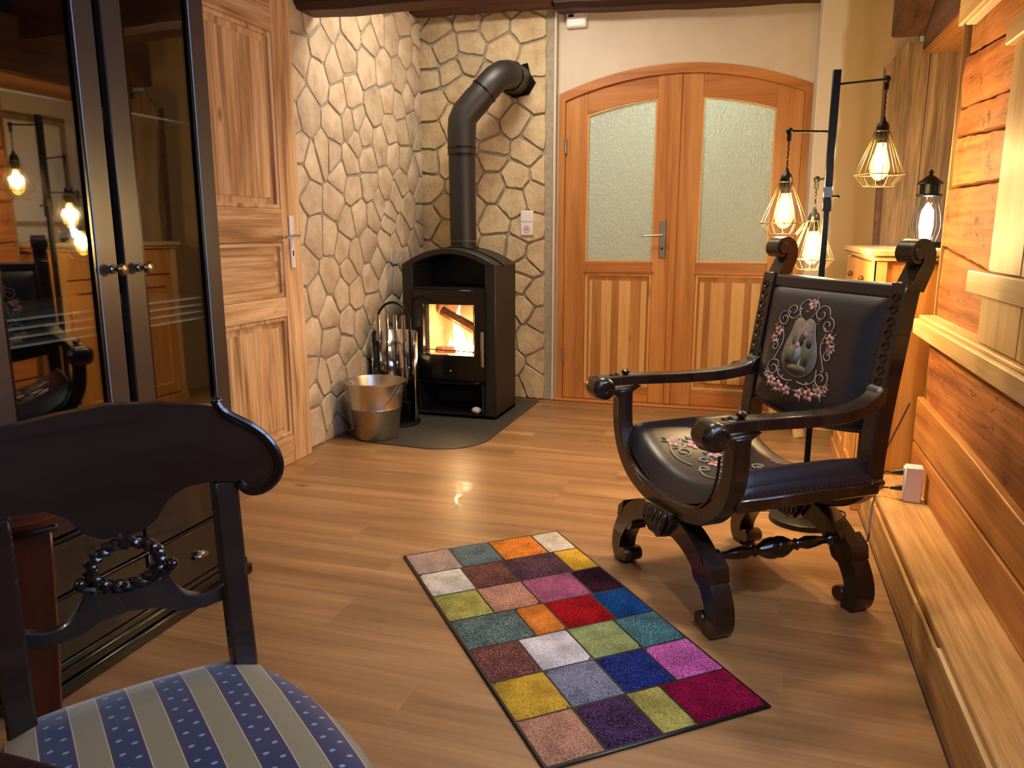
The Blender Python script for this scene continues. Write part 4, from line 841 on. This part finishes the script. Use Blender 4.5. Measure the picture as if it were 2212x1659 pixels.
    # lower part of the post down to the seat frame
# back: leather panel between the posts with top and bottom rails
lean = lambda z: .238+(z-.56)*.148
MB().box(-.268, .268, -.018, .018, 0, .045, m=lambda x, y, z: (x, lean(.965)+y+.148*z, .952+z)).obj('top_rail', 'leather', ac, bevel=.010, seg=3)
MB().prism([(-.268, .60), (-.268, .556)]+[(-.268+.536*i/12, .556-.03*sin(pi*i/12)) for i in range(1, 12)]+[(.268, .556), (.268, .60)], -.014, .014, lambda a, b, c: (a, lean(b)+c, b)).obj('bottom_rail', 'leather', ac, bevel=.005)
def backfn(u, v, off=0):
    s = -.266+.532*u; zb = .565-.03*sin(pi*u); z = zb+(.957-zb)*v; e = min(u*.532, (1-u)*.532, v*.38, (1-v)*.38); b = .030*min(1, e/.07)**.6
    return (s, lean(z)-.012-b-off, z)
MB().grid(backfn, 30, 24).obj('back_cushion', 'leather', ac, smooth=60)
MB().box(-.266, .266, -.002, .010, .56, .955, m=lambda x, y, z: (x, lean(z)+y, z)).obj('back_board', 'leather', ac)
# tapestry embroidery, raised stitches on the leather
def onback(s, z): u = (s+.266)/.532; zb = .565-.03*sin(pi*u); return backfn(u, (z-zb)/(.957-zb), .002)
def onseat(s, y):
    u = (s+.318)/.636; v = (y+.262)/.50; p = seatfn(u, v); return (p[0], p[1], p[2]+.0025)
TH = {'cream': plain('tapestry cream', '9E9384', .9), 'rose': plain('tapestry rose', 'A0685E', .9), 'pink': plain('tapestry pink', 'C89A98', .9), 'green': plain('tapestry green', '5C604A', .9), 'blue': plain('tapestry blue', '707C98', .9), 'taupe': plain('tapestry taupe', '6E645C', .9, noise=.35, nscale=120), 'dark': plain('tapestry dark', '3A2E2C', .9)}
class Emb:
    def __init__(s, on, k=1): s.on = on; s.mb = {k: MB() for k in TH}; s.k = k
    def curve(s, P_, c, r=.0018): s.mb[c].tube([s.on(a, b) for a, b in smoothpath(P_, 2)], r*s.k, 5)
    def spiral(s, x, y, r, a0, turns, c, d=1): s.curve([(x+r*(1-.75*i/14)*cos(a0+d*turns*2*pi*i/14), y+r*(1-.75*i/14)*sin(a0+d*turns*2*pi*i/14)) for i in range(15)], c)
    def blob(s, x, y, rx, ry, c, a=0):
        n = 9; ctr = s.on(x, y); rim = [s.on(x+rx*cos(2*pi*i/n)*cos(a)-ry*sin(2*pi*i/n)*sin(a), y+rx*cos(2*pi*i/n)*sin(a)+ry*sin(2*pi*i/n)*cos(a)) for i in range(n)]
        s.mb[c].add([ctr]+rim, [(0, 1+i, 1+(i+1) % n) for i in range(n)])
    def rose(s, x, y, r, c='rose'):
        for i in range(5): a = 2*pi*i/5+x*40; s.blob(x+.55*r*cos(a), y+.55*r*sin(a), r*.5, r*.38, c if i % 2 else 'pink', a)
        s.blob(x, y, r*.3, r*.3, 'dark')
        for i in range(3): a = R.uniform(0, 6.28); s.blob(x+1.2*r*cos(a), y+1.2*r*sin(a), r*.5, r*.18, 'green', a)
    def done(s, name, par):
        nm = {'cream': 'cream_scrollwork', 'rose': 'rose_petals', 'pink': 'pink_petals', 'green': 'leaves', 'blue': 'blue_stitching', 'taupe': 'medallion', 'dark': 'dark_stitching'}
        for c, mb in s.mb.items():
            if mb.v: mb.obj(nm[c], TH[c], par, solid=.0012 if c != 'cream' else 0, kind='stuff')
onb = onback
onback = lambda a, b: onb(-.035+(a+.055)*1.22, .765+(b-.765)*1.05)
e = Emb(onback); cx, cz = -.055, .765
med = [(0, .085), (.018, .10), (.04, .085), (.045, .05), (.062, .01), (.068, -.03), (.055, -.065), (.02, -.085), (-.02, -.085), (-.055, -.065), (-.068, -.03), (-.062, .01), (-.045, .05), (-.04, .085), (-.018, .10)]
q = [e.on(cx+a, cz+b) for a, b in smoothpath(med, 1, True)]
e.mb['taupe'].add([e.on(cx, cz)]+q, [(0, 1+i, 1+(i+1) % len(q)) for i in range(len(q))])
e2 = Emb(lambda a, b: (lambda p: (p[0], p[1]-.0016, p[2]))(onback(a, b)))
for bx in ((.0, .03, .010, .02, 'dark'), (.012, .045, .008, .012, 'rose'), (-.006, -.02, .014, .03, 'blue'), (-.01, .012, .007, .009, 'pink'), (.03, -.01, .018, .04, 'green'), (-.035, -.02, .02, .028, 'green'), (-.03, .03, .006, .02, 'green'), (0, -.06, .04, .012, 'green'), (.03, .02, .012, .014, 'dark'), (.004, -.035, .006, .02, 'cream'), (-.045, -.04, .01, .01, 'dark')):
    e2.blob(cx+bx[0], cz+bx[1], bx[2], bx[3], bx[4])
for s_ in (-1, 1):
    X_ = lambda v: cx+s_*v
    e.curve([(X_(.02), cz+.10), (X_(.04), cz+.13), (X_(.02), cz+.155), (X_(-.005), cz+.145)], 'cream'); e.spiral(X_(.055), cz+.115, .030, 0, 1.2, 'cream', s_); e.spiral(X_(.085), cz+.085, .026, 1.5, 1.3, 'cream', -s_)
    e.curve([(X_(.085), cz+.06), (X_(.07), cz+.02), (X_(.088), cz-.02), (X_(.10), cz-.05)], 'cream'); e.spiral(X_(.105), cz-.005, .017, 2, 1.1, 'cream', s_)
    e.spiral(X_(.095), cz-.075, .030, 1, 1.3, 'cream', -s_); e.curve([(X_(.075), cz-.05), (X_(.078), cz-.085), (X_(.045), cz-.105), (X_(.01), cz-.10)], 'cream')
    e.rose(X_(.10), cz+.045, .017); e.rose(X_(.112), cz+.018, .014); e.rose(X_(.095), cz-.115, .019, 'pink'); e.rose(X_(.062), cz-.13, .021); e.rose(X_(.118), cz-.10, .012); e.rose(X_(.025), cz-.135, .017, 'rose')
e.rose(cx+.01, cz+.14, .017)
for i in range(40): a = R.uniform(0, 6.28); rr = R.uniform(.085, .125); e.blob(cx+rr*cos(a), cz-.01+1.15*rr*sin(a), .006, .0025, R.choice(['green', 'cream', 'rose', 'blue']), R.uniform(0, 3))
e.curve([(cx+a, cz+b) for a, b in med+med[:1]], 'cream', .0014)
e.done('', ac); e2.done('', ac)
ons = onseat
onseat = lambda a, b: ons(a*1.1-.035, b*1.15-.035)
g = Emb(onseat, 1.5)
for i in range(5):
    x = -.13+i*.06; y = -.03+.035*(i % 2)
    g.rose(x, y, .022, R.choice(['rose', 'pink'])); g.spiral(x+.03, y-.05, .022, i, 1.2, 'cream'); g.spiral(x, y+.07, .024, i*2, 1.2, 'cream', -1)
for s_ in (-1, 1):
    g.curve([(s_*.16, -.06), (s_*.14, -.11), (s_*.08, -.12), (s_*.02, -.10)], 'cream'); g.rose(s_*.15, -.09, .02, 'pink'); g.rose(s_*.16, .05, .022); g.spiral(s_*.13, .10, .03, 0, 1.3, 'cream', s_)
for i in range(50): g.blob(R.uniform(-.18, .18), R.uniform(-.12, .15), .008, .003, R.choice(['green', 'cream', 'pink', 'blue']), R.uniform(0, 3))
g.done('', ac)
# ------------------------------------------------------------------ dining chair with striped seat: local x along its width, local y towards the back
dc = thing('dining_chair', 'dark mahogany dining chair with curved crest and blue-striped seat', 'chair', (-.881, .869, 0), atan2(.786, .618))
def bow(s): return .030-.030*(s/.24)**2*1.0          # crest is hollow towards the sitter: ends come forward
NT_ = 40; topc = [(0, .897), (.068, .891), (.13, .882), (.152, .877), (.166, .864), (.205, .838), (.226, .812), (.237, .785), (.2405, .772)]
botc = [(0, .692), (.028, .694), (.05, .708), (.068, .736), (.095, .754), (.14, .757), (.168, .752), (.178, .738), (.198, .731), (.220, .738), (.234, .755), (.2405, .770)]
def itp(T, s):
    s = abs(s)
    for (a, b), (c, d) in zip(T, T[1:]):
        if s <= c: return b+(d-b)*(s-a)/(c-a)
    return T[-1][1]
cr = MB()
for sgn, off in ((1, -.011), (-1, .011)):
    cr.grid(lambda u, v, off=off: ((-.2403+.4806*u), bow(-.2403+.4806*u)+off, itp(botc, -.2403+.4806*u)+v*(itp(topc, -.2403+.4806*u)-itp(botc, -.2403+.4806*u))), 56, 5)
n = 57; B = len(cr.v)//2
for i in range(56):
    for j in (0, 5): a = j*n+i; cr.f.append((a, a+1, B+a+1, B+a))
crest = cr.obj('crest_rail', 'chairwood', dc, smooth=35)
for sg in (-1, 1):
    for r_, k_ in ((.0062, 1.0), (.0045, .90)):
        pth = [(.150, .884), (.156, .872), (.168, .862), (.205, .838), (.229, .810), (.2405, .775), (.235, .750), (.216, .733), (.197, .729), (.181, .736), (.174, .750)]
        gx, gz = .185, .79; pth = [(gx+(a-gx)*k_, gz+(b-gz)*k_) for a, b in pth]
        MB().tube([(sg*a, bow(a)-.011, b) for a, b in smoothpath(pth, 2)], r_, 8).obj('scroll_moulding', 'chairdark', crest)
    MB().ball((sg*.151, bow(.151)-.006, .885), .009).obj('scroll_knob', 'chairdark', crest)
    P_ = smoothpath([(-.02, .44), (.0, .54), (.018, .66), (.026, .753)], 1)
    MB().sweep(P_, [.036]*(len(P_)), -.019, .019, lambda a, b, c: (sg*.156+c, a, b)).obj('back_post', 'chairwood', dc, bevel=.004)
    P_ = smoothpath([(-.02, .45), (-.02, .30), (.01, .15), (.07, .0)], 2)
    MB().sweep(P_, [.038-.012*i/len(P_) for i in range(len(P_))], -.018, .018, lambda a, b, c: (sg*.156+c, a, b)).obj('leg', 'chairwood', dc, bevel=.004)
    P_ = smoothpath([(-.365, .42), (-.365, .30), (-.385, .14), (-.41, .0)], 2)
    MB().sweep(P_, [.042-.016*i/len(P_) for i in range(len(P_))], -.019, .019, lambda a, b, c: (sg*.195+c, a, b)).obj('leg', 'chairwood', dc, bevel=.004)
up = [(-.15, .560), (-.115, .592), (-.08, .600), (-.062, .620), (-.055, .634), (-.045, .618), (0, .612), (.045, .618), (.055, .634), (.062, .610), (.075, .580), (.10, .570), (.125, .575), (.15, .590)]
up = [(-.15, .590), (-.125, .575), (-.10, .572), (-.078, .584), (-.064, .606), (-.055, .630), (-.045, .616), (0, .608), (.045, .616), (.055, .630), (.064, .606), (.078, .584), (.10, .572), (.125, .575), (.15, .590)]
lo = [(.15, .555), (.11, .548), (.07, .553), (.04, .568), (0, .574), (-.04, .568), (-.07, .553), (-.11, .548), (-.15, .555)]
MB().prism(smoothpath(up, 1)+lo, .006, .024, XZ()).obj('splat_rail', 'chairwood', dc, bevel=.003)
rp = MB(); NR = 120
for ph in (0, pi):
    rp.tube([((.048+.0036*cos(9*t+ph))*cos(t), .011+.0036*sin(9*t+ph), .650+(.034+.0036*cos(9*t+ph))*sin(t)) for t in [2*pi*i/NR for i in range(NR)]], .0072, 8, closed=True)
for sg in (-1, 1): rp.tube([(sg*.045, .008, .622), (sg*.06, .006, .628), (sg*.066, .006, .64)], .007, 8).ball((sg*.064, .004, .637), .010)
rp.obj('rope_ring', 'chairdark', dc)
# seat: local y negative is towards the sitter
def sw(y): t = min(1, max(0, -y/.42)); return .165+.075*(1-(1-t)**2)
out_ = []
def outline(n=64):
    P_ = [(-.168, .018), (0, .030), (.168, .018), (.185, -.03), (.215, -.12), (.230, -.22), (.238, -.33), (.225, -.395), (.15, -.43), (0, -.445), (-.15, -.43), (-.225, -.395), (-.238, -.33), (-.230, -.22), (-.215, -.12), (-.185, -.03)]
    return smoothpath(P_, 2, True)
OL = outline(); N = len(OL); mb = MB(); rings = [(1.0, .402), (1.012, .418), (1.0, .432), (.95, .446), (.82, .456), (.6, .463), (.3, .466)]
gy = -.2; vs = []
for k_, z in rings: vs += [(a*k_, gy+(b-gy)*k_, z) for a, b in OL]
vs.append((0, gy, .467)); fs = [(k*N+i, k*N+(i+1) % N, (k+1)*N+(i+1) % N, (k+1)*N+i) for k in range(len(rings)-1) for i in range(N)]+[((len(rings)-1)*N+i, (len(rings)-1)*N+(i+1) % N, len(rings)*N) for i in range(N)]
mb.add(vs, fs).obj('seat_cushion', 'stripe', dc, smooth=70)
MB().ring([(a*.985, gy+(b-gy)*.985) for a, b in OL], [(a*.88, gy+(b-gy)*.88) for a, b in OL], .355, .404, XY).obj('seat_rail', 'chairwood', dc, bevel=.002)
# ------------------------------------------------------------------ cherry pedestal behind the chair
pd = thing('pedestal_stand', 'reddish cherry wood pedestal stand behind the mahogany dining chair', 'stand', (-1.232, .985, 0), atan2(-.6, .8)+.0)
P_ = lambda w, z: [(-w, -w, z), (w, -w, z), (w, w, z), (-w, w, z)]
def taper(levels):
    vs = []; fs = [(0, 3, 2, 1)]
    for w, z in levels: vs += P_(w, z)
    for i in range(len(levels)-1):
        for k in range(4): fs.append((4*i+k, 4*i+(k+1) % 4, 4*i+4+(k+1) % 4, 4*i+4+k))
    fs.append(tuple(4*(len(levels)-1)+k for k in range(4))); return MB().add(vs, fs)
taper([(.030, .03), (.027, .12), (.030, .26), (.040, .42), (.045, .55), (.047, .625)]).obj('column', 'cherry', pd, bevel=.004)
taper([(.056, .625), (.058, .632), (.052, .645)]).obj('capital', 'redwood', pd, bevel=.003)
MB().lathe([(.085, .645), (.09, .65), (.09, .658), (.085, .662)], 32).obj('top', 'cherry', pd)
for k in range(3):
    a = 2*pi*k/3+.3; MB().tube([(.02*cos(a), .02*sin(a), .10), (.07*cos(a), .07*sin(a), .07), (.13*cos(a), .13*sin(a), .014)], [.018, .015, .014], 8).obj('foot', 'cherry', pd)
mo = MB()
for sg in (-1, 1): mo.tube([(sg*.019, -.0475, .565), (sg*.014, -.047, .575), (sg*.006, -.047, .565), (sg*.004, -.043, .50), (sg*.010, -.041, .47)], .0016, 6).ball((sg*.012, -.0475, .573), .0035)
mo.obj('lyre_moulding', 'brass', pd)
# ------------------------------------------------------------------ dark red table whose edge crosses the lower left corner
tb = thing('dining_table', 'dark red lacquered table edge at the lower left corner', 'table', (-.95, -.05, 0), .0)
MB().box(-.50, .47, -.55, .476, .695, .72).obj('table_top', 'redwood', tb, bevel=.006, seg=2)
MB().ring([(-.44, -.49), (.41, -.49), (.41, .40), (-.44, .40)], [(-.42, -.47), (.39, -.47), (.39, .38), (-.42, .38)], .61, .695, XY).obj('apron', 'redwood', tb)
for sx in (-.43, .36):
    for sy in (-.48, .35): MB().box(sx, sx+.04, sy, sy+.04, 0, .695).obj('leg', 'redwood', tb, bevel=.003)
